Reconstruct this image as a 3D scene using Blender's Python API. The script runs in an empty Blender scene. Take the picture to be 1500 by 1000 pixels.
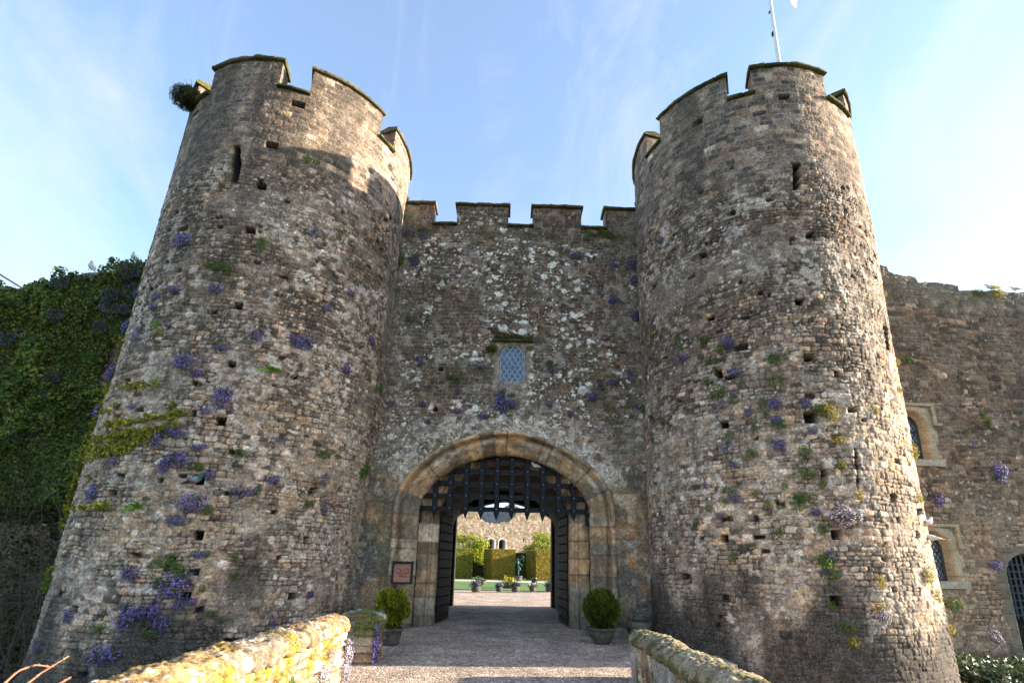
import bpy, math, random
import numpy as np
from mathutils import Vector, Matrix, Euler
R_ = math.radians
random.seed(4)
scene = bpy.context.scene
COL = scene.collection

# ------------------------------------------------------------------ camera
PCX, PCY, FPX = 750.0, 624.0, 753.0
ROLL, PITCH, YAW = R_(1.3), math.atan(201/753.), R_(-0.617)
CAM = np.array([0, 0, 1.6])
_f = np.array([-math.sin(YAW)*math.cos(PITCH), math.cos(YAW)*math.cos(PITCH), math.sin(PITCH)])
_r = np.array([math.cos(YAW), math.sin(YAW), 0.]); _u = np.cross(_r, _f)
CR = _r*math.cos(ROLL)+_u*math.sin(ROLL); CU = _u*math.cos(ROLL)-_r*math.sin(ROLL); CF = _f
cam = bpy.data.cameras.new('camera'); camo = bpy.data.objects.new('camera', cam); COL.objects.link(camo)
cam.sensor_width = 36; cam.lens = FPX/1500*36; cam.shift_y = (PCY-500)/1500; cam.shift_x = 0
cam.clip_end = 3000; cam.clip_start = .05
mw = Matrix(((CR[0], CU[0], -CF[0], CAM[0]), (CR[1], CU[1], -CF[1], CAM[1]), (CR[2], CU[2], -CF[2], CAM[2]), (0, 0, 0, 1)))
camo.matrix_world = mw
scene.camera = camo

# ------------------------------------------------------------------ light
SUN_AZ, SUN_EL = 4.0, 14.5       # degrees from +X towards +Y, and above the horizon
sd = Vector((math.cos(R_(SUN_AZ))*math.cos(R_(SUN_EL)), math.sin(R_(SUN_AZ))*math.cos(R_(SUN_EL)), math.sin(R_(SUN_EL))))
sl = bpy.data.lights.new('sun', 'SUN'); so = bpy.data.objects.new('sun', sl); COL.objects.link(so)
sl.energy = 4.5; sl.angle = R_(.5); sl.color = (1, .86, .68)
so.rotation_euler = sd.to_track_quat('Z', 'Y').to_euler(); so.location = (30, 0, 30)
w = bpy.data.worlds.new('World'); scene.world = w; w.use_nodes = True
nt = w.node_tree; nt.nodes.clear()
def nn(t, ty, **k):
    n = t.nodes.new(ty)
    for a, b in k.items(): setattr(n, a, b)
    return n
wo = nn(nt, 'ShaderNodeOutputWorld'); bg = nn(nt, 'ShaderNodeBackground')
sky = nn(nt, 'ShaderNodeTexSky', sky_type='NISHITA', sun_disc=False)
sky.sun_elevation = R_(SUN_EL); sky.sun_rotation = R_(90-SUN_AZ); sky.altitude = 0; sky.air_density = 1.0; sky.dust_density = .8; sky.ozone_density = 2.4
bg.inputs[1].default_value = .13
# thin cirrus: white wisps mixed into the sky by direction
tc = nn(nt, 'ShaderNodeTexCoord'); mp_ = nn(nt, 'ShaderNodeMapping'); mp_.inputs['Rotation'].default_value = (.5, .3, .9); mp_.inputs['Scale'].default_value = (2.6, 1.5, 1.4); mp_.inputs['Location'].default_value = (.35, .1, 0)
n1 = nn(nt, 'ShaderNodeTexNoise'); n1.inputs['Scale'].default_value = 1.7; n1.inputs['Detail'].default_value = 9; n1.inputs['Roughness'].default_value = .62; n1.inputs['Distortion'].default_value = .9
cr = nn(nt, 'ShaderNodeMapRange'); cr.inputs[1].default_value = .44; cr.inputs[2].default_value = .80; cr.inputs[3].default_value = .12; cr.inputs[4].default_value = .60
mx = nn(nt, 'ShaderNodeMix', data_type='RGBA')
mx.inputs[7].default_value = (2.0, 1.98, 2.05, 1)
L = nt.links.new
L(tc.outputs['Generated'], mp_.inputs[0]); L(mp_.outputs[0], n1.inputs['Vector']); L(n1.outputs[0], cr.inputs[0])
L(cr.outputs[0], mx.inputs[0]); L(sky.outputs[0], mx.inputs[6]); L(mx.outputs[2], bg.inputs[0]); L(bg.outputs[0], wo.inputs[0])
vs = scene.view_settings; vs.view_transform = 'Standard'; vs.look = 'None'; vs.gamma = 1; vs.use_curve_mapping = False
vs.exposure = 2.1

# ------------------------------------------------------------------ ray helpers (photo pixel -> world)
def ray(x, y): return CF+CR*(x-PCX)/FPX+CU*(PCY-y)/FPX
def at_y(x, y, Y): d = ray(x, y); return CAM+d*Y/d[1]

# ------------------------------------------------------------------ noise
def hsh(ix, iy, s):
    h = (ix.astype(np.int64)*374761393+iy.astype(np.int64)*668265263+s*982451653) & 0xffffffff
    h = ((h ^ (h >> 13))*1274126177) & 0xffffffff
    h = ((h ^ (h >> 15))*2246822519) & 0xffffffff
    return ((h ^ (h >> 16)) & 0xffffff)/float(0x1000000)
def vn(x, y, s=0):
    ix = np.floor(x); iy = np.floor(y); fx = x-ix; fy = y-iy
    fx = fx*fx*(3-2*fx); fy = fy*fy*(3-2*fy)
    a = hsh(ix, iy, s); b = hsh(ix+1, iy, s); c = hsh(ix, iy+1, s); d = hsh(ix+1, iy+1, s)
    return (a*(1-fx)+b*fx)*(1-fy)+(c*(1-fx)+d*fx)*fy
def fbm(x, y, s=0, o=4):
    t = 0; a = .5; n = 0
    for i in range(o):
        t = t+a*vn(x, y, s+i*17); n += a; a *= .5; x = x*2.03+5.1; y = y*2.03+1.7
    return t/n
def spots(u, v, s, cell, prob, r0, r1, asp=1.0):
    """soft blobs scattered on a jittered lattice: 0..1"""
    x = u/cell+(fbm(u*14/ max(cell*4,.2), v*14/max(cell*4,.2), s+3, 2)-.5)*.35
    y = v/cell*asp+(fbm(u*14/max(cell*4,.2)+9, v*14/max(cell*4,.2), s+4, 2)-.5)*.35
    ix = np.floor(x); iy = np.floor(y); out = np.zeros_like(u)
    for dx in (-1, 0, 1):
        for dy in (-1, 0, 1):
            a = ix+dx; b = iy+dy
            p = hsh(a, b, s); px = a+.15+.7*hsh(a, b, s+1); py = b+.15+.7*hsh(a, b, s+2)
            r = (r0+(r1-r0)*hsh(a, b, s+5)**2.2)/cell
            d = np.hypot(x-px, y-py)
            out = np.maximum(out, np.where(p < prob, np.clip((r-d)/(.25*r)+.5, 0, 1), 0))
    return out
def ss(a, b, x):
    t = np.clip((x-a)/(b-a), 0, 1); return t*t*(3-2*t)
def lerp(a, b, t): return a+(b-a)*t

# ------------------------------------------------------------------ masonry pattern
class Masonry:
    def __init__(s, seed, vmin, vmax, umin, umax, hf, wf, warp, joint):
        r = np.random.RandomState(seed); s.seed = seed; s.warp = warp; s.joint = joint
        vb = [vmin-.5]; 
        while vb[-1] < vmax+.5: vb.append(vb[-1]+hf(vb[-1], r))
        s.vb = np.array(vb); s.BIG = 1000.; ub = []
        for i in range(len(vb)-1):
            u = umin-1-r.rand()*.4; ub.append(u+i*s.BIG)
            while u < umax+1: u += wf(vb[i], r); ub.append(u+i*s.BIG)
        s.ub = np.array(ub)
    def ev(s, u, v):
        sd = s.seed; wp = s.warp(v) if callable(s.warp) else s.warp
        v2 = v+wp*1.5*(fbm(u*.9, v*.9, sd, 2)-.5)+wp*.55*(vn(u*5, v*7, sd+5)-.5)
        u2 = u+wp*1.2*(vn(u*3, v*4.5, sd+9)-.5)
        i = np.clip(np.searchsorted(s.vb, v2, 'right')-1, 0, len(s.vb)-2)
        q = u2+i*s.BIG; k = np.clip(np.searchsorted(s.ub, q, 'right')-1, 0, len(s.ub)-2)
        r1 = hsh(k, i, sd); r2 = hsh(k, i, sd+1); r3 = hsh(k, i, sd+2)
        v0 = s.vb[i]; v1 = s.vb[i+1]; u0 = s.ub[k]; u1 = s.ub[k+1]
        # some stones split into two thinner ones
        H = v1-v0; Wd = u1-u0; mid = (v0+v1)/2+(r2-.5)*.3*H
        sp = (r3 < .17) & (wp > .02) & (H > .09); up = v2 > mid
        v0 = np.where(sp & up, mid, v0); v1 = np.where(sp & ~up, mid, v1)
        r1 = np.where(sp & up, (r1*7.13) % 1, r1)
        sp2 = (r3 > .17) & (r3 < .3) & (wp > .02) & (Wd > .22); m2 = (u0+u1)/2; rt = q > m2
        u0 = np.where(sp2 & rt, m2, u0); u1 = np.where(sp2 & ~rt, m2, u1); r1 = np.where(sp2 & rt, (r1*5.7+.3) % 1, r1); r2 = np.where(sp2 & rt, (r2*3.7+.1) % 1, r2)
        du = np.minimum(q-u0, u1-q); dv = np.minimum(v2-v0, v1-v2)
        rc = .035
        d = np.where((du < rc) & (dv < rc), rc-np.hypot(rc-du, rc-dv), np.minimum(du, dv))
        tu = (q-(u0+u1)/2); tv = (v2-(v0+v1)/2)
        return d, r1, r2, (r3*13.7) % 1, tu, tv

PAL = dict(black=(.030, .026, .022), dark=(.065, .048, .034), brown=(.125, .088, .060), rust=(.20, .115, .060), tan=(.24, .18, .12),
           grey=(.19, .18, .16), pale=(.36, .32, .26), white=(.50, .47, .42), ochre=(.38, .25, .11), gold=(.33, .23, .12), blue=(.17, .19, .19), green=(.07, .085, .025))
def tone(c, sat, gain):
    l = (c*np.array([.3, .55, .15])).sum(-1, keepdims=True); return np.clip((l+(c-l)*sat)*np.array(gain), 0, .85)
WARM = np.array([1.26, 1.08, .88])
for k_ in PAL: PAL[k_] = tuple(np.array(PAL[k_])*WARM)
def pick(r, names, weights):
    """weights: list of arrays/scalars"""
    W = np.array([np.broadcast_to(x, r.shape) for x in weights], float); W = np.cumsum(W, 0)/W.sum(0)
    idx = (r[None] > W).sum(0).clip(0, len(names)-1)
    return np.array([PAL[n] for n in names])[idx]

# ------------------------------------------------------------------ materials
def new_mat(name):
    m = bpy.data.materials.new(name); m.use_nodes = True; t = m.node_tree; t.nodes.clear()
    o = nn(t, 'ShaderNodeOutputMaterial'); b = nn(t, 'ShaderNodeBsdfPrincipled'); t.links.new(b.outputs[0], o.inputs[0]); return m, t, b
def mat_tint(name, scale=30, lo=.6, hi=1.4, bump=.5, bdist=.02, rough=.92, speck=0, spec=.25, scale2=5, fine=110):
    """per-stone tint attribute modulated by procedural noise, with bump"""
    m, t, b = new_mat(name); lk = t.links.new
    at = nn(t, 'ShaderNodeAttribute', attribute_name='tint'); tc = nn(t, 'ShaderNodeTexCoord')
    a = nn(t, 'ShaderNodeTexNoise'); a.inputs['Scale'].default_value = scale; a.inputs['Detail'].default_value = 6; a.inputs['Roughness'].default_value = .65
    c = nn(t, 'ShaderNodeTexNoise'); c.inputs['Scale'].default_value = scale2; c.inputs['Detail'].default_value = 5
    lk(tc.outputs['Object'], a.inputs['Vector']); lk(tc.outputs['Object'], c.inputs['Vector'])
    mr = nn(t, 'ShaderNodeMapRange'); mr.inputs[1].default_value = .3; mr.inputs[2].default_value = .7; mr.inputs[3].default_value = lo; mr.inputs[4].default_value = hi; mr.clamp = False
    mr2 = nn(t, 'ShaderNodeMapRange'); mr2.inputs[1].default_value = .3; mr2.inputs[2].default_value = .7; mr2.inputs[3].default_value = .8; mr2.inputs[4].default_value = 1.2
    lk(a.outputs[0], mr.inputs[0]); lk(c.outputs[0], mr2.inputs[0])
    mu = nn(t, 'ShaderNodeMath', operation='MULTIPLY'); lk(mr.outputs[0], mu.inputs[0]); lk(mr2.outputs[0], mu.inputs[1])
    vm = nn(t, 'ShaderNodeVectorMath', operation='SCALE'); lk(at.outputs['Vector'], vm.inputs[0]); lk(mu.outputs[0], vm.inputs['Scale'])
    col = vm.outputs[0]
    if speck:
        v = nn(t, 'ShaderNodeTexNoise'); v.inputs['Scale'].default_value = 55; v.inputs['Detail'].default_value = 3
        lk(tc.outputs['Object'], v.inputs['Vector'])
        m3 = nn(t, 'ShaderNodeMapRange'); m3.inputs[1].default_value = .60; m3.inputs[2].default_value = .68; m3.inputs[3].default_value = 0; m3.inputs[4].default_value = speck
        mx = nn(t, 'ShaderNodeMix', data_type='RGBA'); mx.inputs[7].default_value = (.46, .44, .38, 1)
        lk(v.outputs[0], m3.inputs[0]); lk(m3.outputs[0], mx.inputs[0]); lk(col, mx.inputs[6]); col = mx.outputs[2]
    lk(col, b.inputs['Base Color']); b.inputs['Roughness'].default_value = rough; b.inputs['Specular IOR Level'].default_value = spec
    f = nn(t, 'ShaderNodeTexNoise'); f.inputs['Scale'].default_value = fine; f.inputs['Detail'].default_value = 4; lk(tc.outputs['Object'], f.inputs['Vector'])
    ad = nn(t, 'ShaderNodeMath', operation='MULTIPLY_ADD'); lk(f.outputs[0], ad.inputs[0]); ad.inputs[1].default_value = .35; lk(a.outputs[0], ad.inputs[2])
    bp = nn(t, 'ShaderNodeBump'); bp.inputs['Strength'].default_value = bump; bp.inputs['Distance'].default_value = bdist; lk(ad.outputs[0], bp.inputs['Height']); lk(bp.outputs[0], b.inputs['Normal'])
    return m
M_stone = mat_tint('rubble_stone', 34, .38, 1.65, .8, .016, speck=.45, fine=130)
M_ash = mat_tint('dressed_stone', 18, .62, 1.4, .5, .02, speck=.25)
M_moss = mat_tint('mossy_stone', 22, .5, 1.5, .8, .03)
def mat_leaf(name, trans=.35, rough=.6, spec=.3):
    m, t, b = new_mat(name); lk = t.links.new
    at = nn(t, 'ShaderNodeAttribute', attribute_name='tint'); lk(at.outputs['Color'], b.inputs['Base Color'])
    b.inputs['Roughness'].default_value = rough; b.inputs['Specular IOR Level'].default_value = spec
    tr = nn(t, 'ShaderNodeBsdfTranslucent'); lk(at.outputs['Color'], tr.inputs[0]); ms = nn(t, 'ShaderNodeMixShader'); ms.inputs[0].default_value = trans
    o = [n for n in t.nodes if n.type == 'OUTPUT_MATERIAL'][0]; lk(b.outputs[0], ms.inputs[1]); lk(tr.outputs[0], ms.inputs[2]); lk(ms.outputs[0], o.inputs[0]); return m
M_leaf = mat_leaf('leaf'); M_gloss = mat_leaf('glossy_leaf', .15, .32, .6); M_petal = mat_leaf('petal', .4, .7, .1)
def mat_plain(name, col, rough=.7, metal=0, nscale=20, var=.3, bump=.2, bdist=.005, spec=.4):
    m, t, b = new_mat(name); lk = t.links.new
    tc = nn(t, 'ShaderNodeTexCoord'); a = nn(t, 'ShaderNodeTexNoise'); a.inputs['Scale'].default_value = nscale; a.inputs['Detail'].default_value = 6
    lk(tc.outputs['Object'], a.inputs['Vector'])
    mr = nn(t, 'ShaderNodeMapRange'); mr.inputs[1].default_value = .3; mr.inputs[2].default_value = .7; mr.inputs[3].default_value = 1-var; mr.inputs[4].default_value = 1+var
    vm = nn(t, 'ShaderNodeVectorMath', operation='SCALE'); vm.inputs[0].default_value = col; lk(a.outputs[0], mr.inputs[0]); lk(mr.outputs[0], vm.inputs['Scale']); lk(vm.outputs[0], b.inputs['Base Color'])
    b.inputs['Roughness'].default_value = rough; b.inputs['Metallic'].default_value = metal; b.inputs['Specular IOR Level'].default_value = spec
    bp = nn(t, 'ShaderNodeBump'); bp.inputs['Strength'].default_value = bump; bp.inputs['Distance'].default_value = bdist; lk(a.outputs[0], bp.inputs['Height']); lk(bp.outputs[0], b.inputs['Normal']); return m
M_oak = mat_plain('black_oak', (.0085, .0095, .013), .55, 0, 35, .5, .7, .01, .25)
M_oak_shade = mat_plain('shaded_oak', (.0045, .005, .0065), .6, 0, 35, .5, .7, .01, .12)  # darker copy of the oak: passage shade put into the door colour
M_iron = mat_plain('iron_stud', (.32, .34, .37), .4, .6)
M_frame = mat_plain('black_frame', (.012, .012, .013), .6)
M_bronze = mat_plain('bronze_relief', (.40, .20, .13), .5, .25, 40, .35, .6, .01)
M_verdi = mat_plain('green_bronze', (.05, .13, .12), .6, .2, 15, .4)
M_lead = mat_plain('lead_lattice', (.50, .54, .58), .5, .0)
M_leaddk = mat_plain('dark_lead', (.03, .032, .035), .5)
M_pole = mat_plain('white_pole', (.72, .72, .70), .5, 0, 12, .12)
M_flag = mat_leaf('flag_cloth', .4, .8, .1)
M_trunk = mat_plain('bark', (.10, .075, .05), .9, 0, 25, .4, .8, .02)
M_twig = mat_plain('pale_twig', (.11, .095, .075), .85, 0, 40, .4)
M_redtwig = mat_plain('reddish_twig', (.28, .12, .07), .6, 0, 40, .3)
M_pot = mat_plain('weathered_pot', (.085, .075, .06), .9, 0, 14, .45, .6, .01)
M_dark = mat_plain('void_dark', (.012, .011, .010), .95)
M_bird = mat_leaf('plumage', .05, .8, .1)
def glass(name, col, rough):
    m, t, b = new_mat(name); lk = t.links.new
    tc = nn(t, 'ShaderNodeTexCoord'); a = nn(t, 'ShaderNodeTexVoronoi'); a.inputs['Scale'].default_value = 7; lk(tc.outputs['Object'], a.inputs['Vector'])
    mx = nn(t, 'ShaderNodeMix', data_type='RGBA'); mx.inputs[6].default_value = (*[c*.6 for c in col], 1); mx.inputs[7].default_value = (*[c*1.5 for c in col], 1)
    sp = nn(t, 'ShaderNodeSeparateColor'); lk(a.outputs['Color'], sp.inputs[0]); lk(sp.outputs[0], mx.inputs[0]); lk(mx.outputs[2], b.inputs['Base Color'])
    b.inputs['Roughness'].default_value = rough; b.inputs['Specular IOR Level'].default_value = .8; return m
M_glass = glass('blue_leaded_glass', (.02, .10, .19), .12); M_glass2 = glass('grey_leaded_glass', (.16, .21, .27), .15)

# gravel / grass
def mat_gravel():
    m, t, b = new_mat('gravel'); lk = t.links.new; tc = nn(t, 'ShaderNodeTexCoord')
    v = nn(t, 'ShaderNodeTexVoronoi'); v.inputs['Scale'].default_value = 30; lk(tc.outputs['Object'], v.inputs['Vector'])
    v2 = nn(t, 'ShaderNodeTexVoronoi'); v2.inputs['Scale'].default_value = 17; lk(tc.outputs['Object'], v2.inputs['Vector'])
    n = nn(t, 'ShaderNodeTexNoise'); n.inputs['Scale'].default_value = 1.3; n.inputs['Detail'].default_value = 6; lk(tc.outputs['Object'], n.inputs['Vector'])
    sp = nn(t, 'ShaderNodeSeparateColor'); lk(v.outputs['Color'], sp.inputs[0])
    sp2 = nn(t, 'ShaderNodeSeparateColor'); lk(v2.outputs['Color'], sp2.inputs[0])
    r = nn(t, 'ShaderNodeValToRGB'); e = r.color_ramp.elements; e[0].position = 0; e[0].color = (.12, .078, .055, 1); e[1].position = 1; e[1].color = (.82, .68, .54, 1)
    for p, c in ((.35, (.27, .20, .152, 1)), (.7, (.42, .32, .25, 1)), (.88, (.58, .46, .36, 1))): x = e.new(p); x.color = c
    ad = nn(t, 'ShaderNodeMath', operation='MULTIPLY_ADD'); lk(sp2.outputs[1], ad.inputs[0]); ad.inputs[1].default_value = .3; 
    m0 = nn(t, 'ShaderNodeMath', operation='MULTIPLY'); lk(sp.outputs[0], m0.inputs[0]); m0.inputs[1].default_value = .75; lk(m0.outputs[0], ad.inputs[2])
    lk(ad.outputs[0], r.inputs[0])
    mr = nn(t, 'ShaderNodeMapRange'); mr.inputs[1].default_value = .3; mr.inputs[2].default_value = .7; mr.inputs[3].default_value = .72; mr.inputs[4].default_value = 1.42; lk(n.outputs[0], mr.inputs[0])
    vm = nn(t, 'ShaderNodeVectorMath', operation='SCALE'); lk(r.outputs[0], vm.inputs[0]); lk(mr.outputs[0], vm.inputs['Scale']); lk(vm.outputs[0], b.inputs['Base Color'])
    b.inputs['Roughness'].default_value = .95
    bp = nn(t, 'ShaderNodeBump'); bp.inputs['Strength'].default_value = 1; bp.inputs['Distance'].default_value = .012; bp.invert = True; lk(v.outputs['Distance'], bp.inputs['Height']); lk(bp.outputs[0], b.inputs['Normal']); return m
M_gravel = mat_gravel()
M_lawn = mat_plain('mown_grass', (.075, .15, .022), .95, 0, 9, .35, .3, .02)
M_earth = mat_plain('dark_earth', (.05, .055, .025), 1, 0, 3, .5, .8, .05)
M_paving = mat_plain('pale_paving', (.50, .42, .33), .9, 0, 5, .2)

# ------------------------------------------------------------------ object helpers
def tag(o, label=None, cat=None, group=None, kind=None):
    if label: o['label'] = label
    if cat: o['category'] = cat
    if group: o['group'] = group
    if kind: o['kind'] = kind
    return o
def empty(name, loc, rz=0):
    o = bpy.data.objects.new(name, None); COL.objects.link(o); o.location = loc; o.rotation_euler = (0, 0, rz); o.empty_display_size = .2; return o
def link(name, me, parent=None):
    o = bpy.data.objects.new(name, me); COL.objects.link(o)
    if parent is not None:
        o.parent = parent; bpy.context.view_layer.update(); o.matrix_parent_inverse = parent.matrix_world.inverted()
    return o
class G:
    """collects quads/tris as one mesh with a per-vertex tint"""
    def __init__(s): s.V = []; s.F = []; s.C = []; s.n = 0
    def raw(s, V, F, C):
        V = np.asarray(V, float).reshape(-1, 3); C = np.broadcast_to(np.asarray(C, float), (len(V), 3))
        s.V.append(V); s.C.append(C); s.F.append(np.asarray(F, np.int64).reshape(-1, 4)+s.n); s.n += len(V)
    def grid(s, P, C, mask=None, closed=False):
        a, b = P.shape[:2]; idx = np.arange(a*b).reshape(a, b)
        if closed: idx = np.vstack([idx, idx[:1]])
        F = np.stack([idx[:-1, :-1], idx[1:, :-1], idx[1:, 1:], idx[:-1, 1:]], -1)
        if mask is not None: F = F[mask]
        C = np.broadcast_to(np.asarray(C, float), P.shape)
        s.raw(P.reshape(-1, 3), F.reshape(-1, 4), C.reshape(-1, 3))
    def box(s, x0, x1, y0, y1, z0, z1, c=(.2, .2, .2), M=None):
        V = np.array([(x, y, z) for z in (z0, z1) for y in (y0, y1) for x in (x0, x1)], float)
        if M is not None: V = V@np.asarray(M)[:3, :3].T+np.asarray(M)[:3, 3]
        s.raw(V, [(0, 2, 3, 1), (4, 5, 7, 6), (0, 1, 5, 4), (2, 6, 7, 3), (0, 4, 6, 2), (1, 3, 7, 5)], c)
    def tube(s, pts, rad, c=(.2, .2, .2), n=6, cap=True):
        pts = np.asarray(pts, float); rad = np.broadcast_to(np.asarray(rad, float), (len(pts),)) if np.ndim(rad) < 2 else np.asarray(rad, float)
        T = np.gradient(pts, axis=0); T /= np.linalg.norm(T, axis=1)[:, None]+1e-9
        ref = np.array([0, 0, 1.]) if abs(T[0, 2]) < .9 else np.array([1., 0, 0])
        A = np.cross(T, ref); A /= np.linalg.norm(A, axis=1)[:, None]+1e-9; B = np.cross(A, T)
        th = np.linspace(0, 2*np.pi, n, endpoint=False)
        ra = rad if rad.ndim == 1 else rad[:, 0]; rb = rad if rad.ndim == 1 else rad[:, 1]
        P = pts[None]+(np.cos(th)[:, None]*ra)[..., None]*A[None]+(np.sin(th)[:, None]*rb)[..., None]*B[None]
        if cap:
            P = np.concatenate([np.broadcast_to(pts[0], (n, 1, 3)), P, np.broadcast_to(pts[-1], (n, 1, 3))], 1)
        C = np.asarray(c, float)
        if C.ndim == 2:
            if cap: C = np.vstack([C[:1], C, C[-1:]])
            C = np.broadcast_to(C[None], P.shape)
        s.grid(P, C, closed=True)
    def lathe(s, prof, c, n=24, at=(0, 0, 0), sx=1, sy=1):
        th = np.linspace(0, 2*np.pi, n, endpoint=False); prof = np.asarray(prof, float)
        P = np.stack([np.cos(th)[:, None]*prof[:, 0]*sx, np.sin(th)[:, None]*prof[:, 0]*sy, np.broadcast_to(prof[:, 1], (n, len(prof)))], -1)+np.asarray(at)
        s.grid(P, c, closed=True)
    def sphere(s, at, r, c, n=10):
        ph = np.linspace(-np.pi/2, np.pi/2, n//2+2); r = np.broadcast_to(np.asarray(r, float), (3,))
        prof = np.stack([np.cos(ph), np.sin(ph)], -1); th = np.linspace(0, 2*np.pi, n, endpoint=False)
        P = np.stack([np.cos(th)[:, None]*prof[:, 0]*r[0], np.sin(th)[:, None]*prof[:, 0]*r[1], np.broadcast_to(prof[:, 1], (n, len(prof)))*r[2]], -1)+np.asarray(at)
        s.grid(P, c, closed=True)
    def leaves(s, P, size, c, nrm=None, asp=.55, jit=1.0, rs=None):
        """diamond leaves at points P"""
        rs = rs or np.random.RandomState(1); n = len(P)
        size = np.broadcast_to(size, (n,))*(.65+.7*rs.rand(n))
        D = rs.normal(size=(n, 3)); D /= np.linalg.norm(D, axis=1)[:, None]
        if nrm is not None:
            N = nrm+jit*rs.normal(size=(n, 3))*.6; N /= np.linalg.norm(N, axis=1)[:, None]; D = D-(D*N).sum(1)[:, None]*N; D /= np.linalg.norm(D, axis=1)[:, None]+1e-9
            E = np.cross(N, D)
        else:
            E = np.cross(D, rs.normal(size=(n, 3))); E /= np.linalg.norm(E, axis=1)[:, None]+1e-9
        a = D*size[:, None]; b = E*size[:, None]*asp
        V = np.stack([P-a, P+b, P+a, P-b], 1); C = np.repeat(np.broadcast_to(c, (n, 3))[:, None], 4, 1)
        s.raw(V, np.arange(4*n).reshape(n, 4), C.reshape(-1, 3))
    def mesh(s, name, mat, smooth=True):
        V = np.concatenate(s.V); F = np.concatenate(s.F); C = np.concatenate(s.C)
        me = bpy.data.meshes.new(name); me.vertices.add(len(V)); me.vertices.foreach_set('co', V.astype(np.float32).ravel())
        me.loops.add(F.size); me.loops.foreach_set('vertex_index', F.astype(np.int32).ravel())
        me.polygons.add(len(F)); me.polygons.foreach_set('loop_start', np.arange(0, F.size, 4, dtype=np.int32))
        me.update(calc_edges=True)
        me.polygons.foreach_set('use_smooth', np.full(len(F), smooth))
        a = me.attributes.new('tint', 'FLOAT_COLOR', 'POINT'); a.data.foreach_set('color', np.c_[C, np.ones(len(C))].astype(np.float32).ravel())
        me.materials.append(mat); me.update(); return me
    def build(s, name, mat, parent=None, smooth=True, origin=None):
        if origin is not None: s.V = [v-np.asarray(origin, float) for v in s.V]
        o = link(name, s.mesh(name, mat, smooth), parent)
        if origin is not None:
            if parent is None: o.location = origin
            else: o.matrix_world = Matrix.Translation(Vector(origin))
        return o

# ================================================================== TOWERS
def make_rfun(zs, rs): return lambda z: np.interp(z, zs, rs)
TL = dict(c=(-6.1, 12.68), r=make_rfun([-1.8, -.9, -.6, .6, 2.6, 4, 5.5, 7.5, 9.7, 12, 13.2], [3.32, 3.18, 3.07, 3.01, 3.01, 3.03, 3.01, 2.98, 2.965, 2.935, 2.95]), mean=3.0,
          cx=make_rfun([-1.8, .6, 2.6, 4, 5.5, 7.5, 9.7, 12, 13.2], [-6.72, -6.64, -6.57, -6.47, -6.31, -6.25, -6.17, -6.09, -6.04]))
TR = dict(c=(6.37, 12.26), r=make_rfun([-1.8, -.9, -.7, 0, 2, 6, 10, 13.2], [3.08, 3.0, 2.92, 2.90, 2.86, 2.84, 2.84, 2.80]), mean=2.85, cx=lambda z: 6.37+0*z)
def cast_tower(T, x, y):
    d = ray(x, y); t = np.arange(4, 26, .02)
    P = CAM+t[:, None]*d; h = np.hypot(P[:, 0]-T['cx'](P[:, 2]), P[:, 1]-T['c'][1])-T['r'](P[:, 2])
    k = np.where(h < 0)[0]
    if len(k) == 0: k = [int(np.argmin(h))]
    p = P[k[0]]; cx = float(T['cx'](p[2])); n = np.array([p[0]-cx, p[1]-T['c'][1], 0]); rr = float(T['r'](p[2])); n /= np.linalg.norm(n)
    p = np.array([cx+n[0]*rr, T['c'][1]+n[1]*rr, p[2]]); return p, n
def tower_uv(T, p): return math.atan2(p[1]-T['c'][1], p[0]-float(T['cx'](p[2])))*T['mean'], p[2]
def mp_tower(T):
    def f(u, d, z):
        th = u/T['mean']; r = T['r'](z)+d
        return np.stack([T['cx'](z)+r*np.cos(th), T['c'][1]+r*np.sin(th), z+0*u], -1)
    return f
def hf_tower(v, r):
    if v > 10.2: return r.uniform(.12, .165)
    if v > 6: return r.uniform(.055, .11)
    return r.uniform(.06, .135)
def wf_tower(v, r):
    if v > 10.2: return r.uniform(.16, .34)
    if v > 6: return r.uniform(.06, .19)
    return r.uniform(.07, .25)
def warp_tower(v): return lerp(.075, .018, ss(9.8, 10.6, v))
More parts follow.
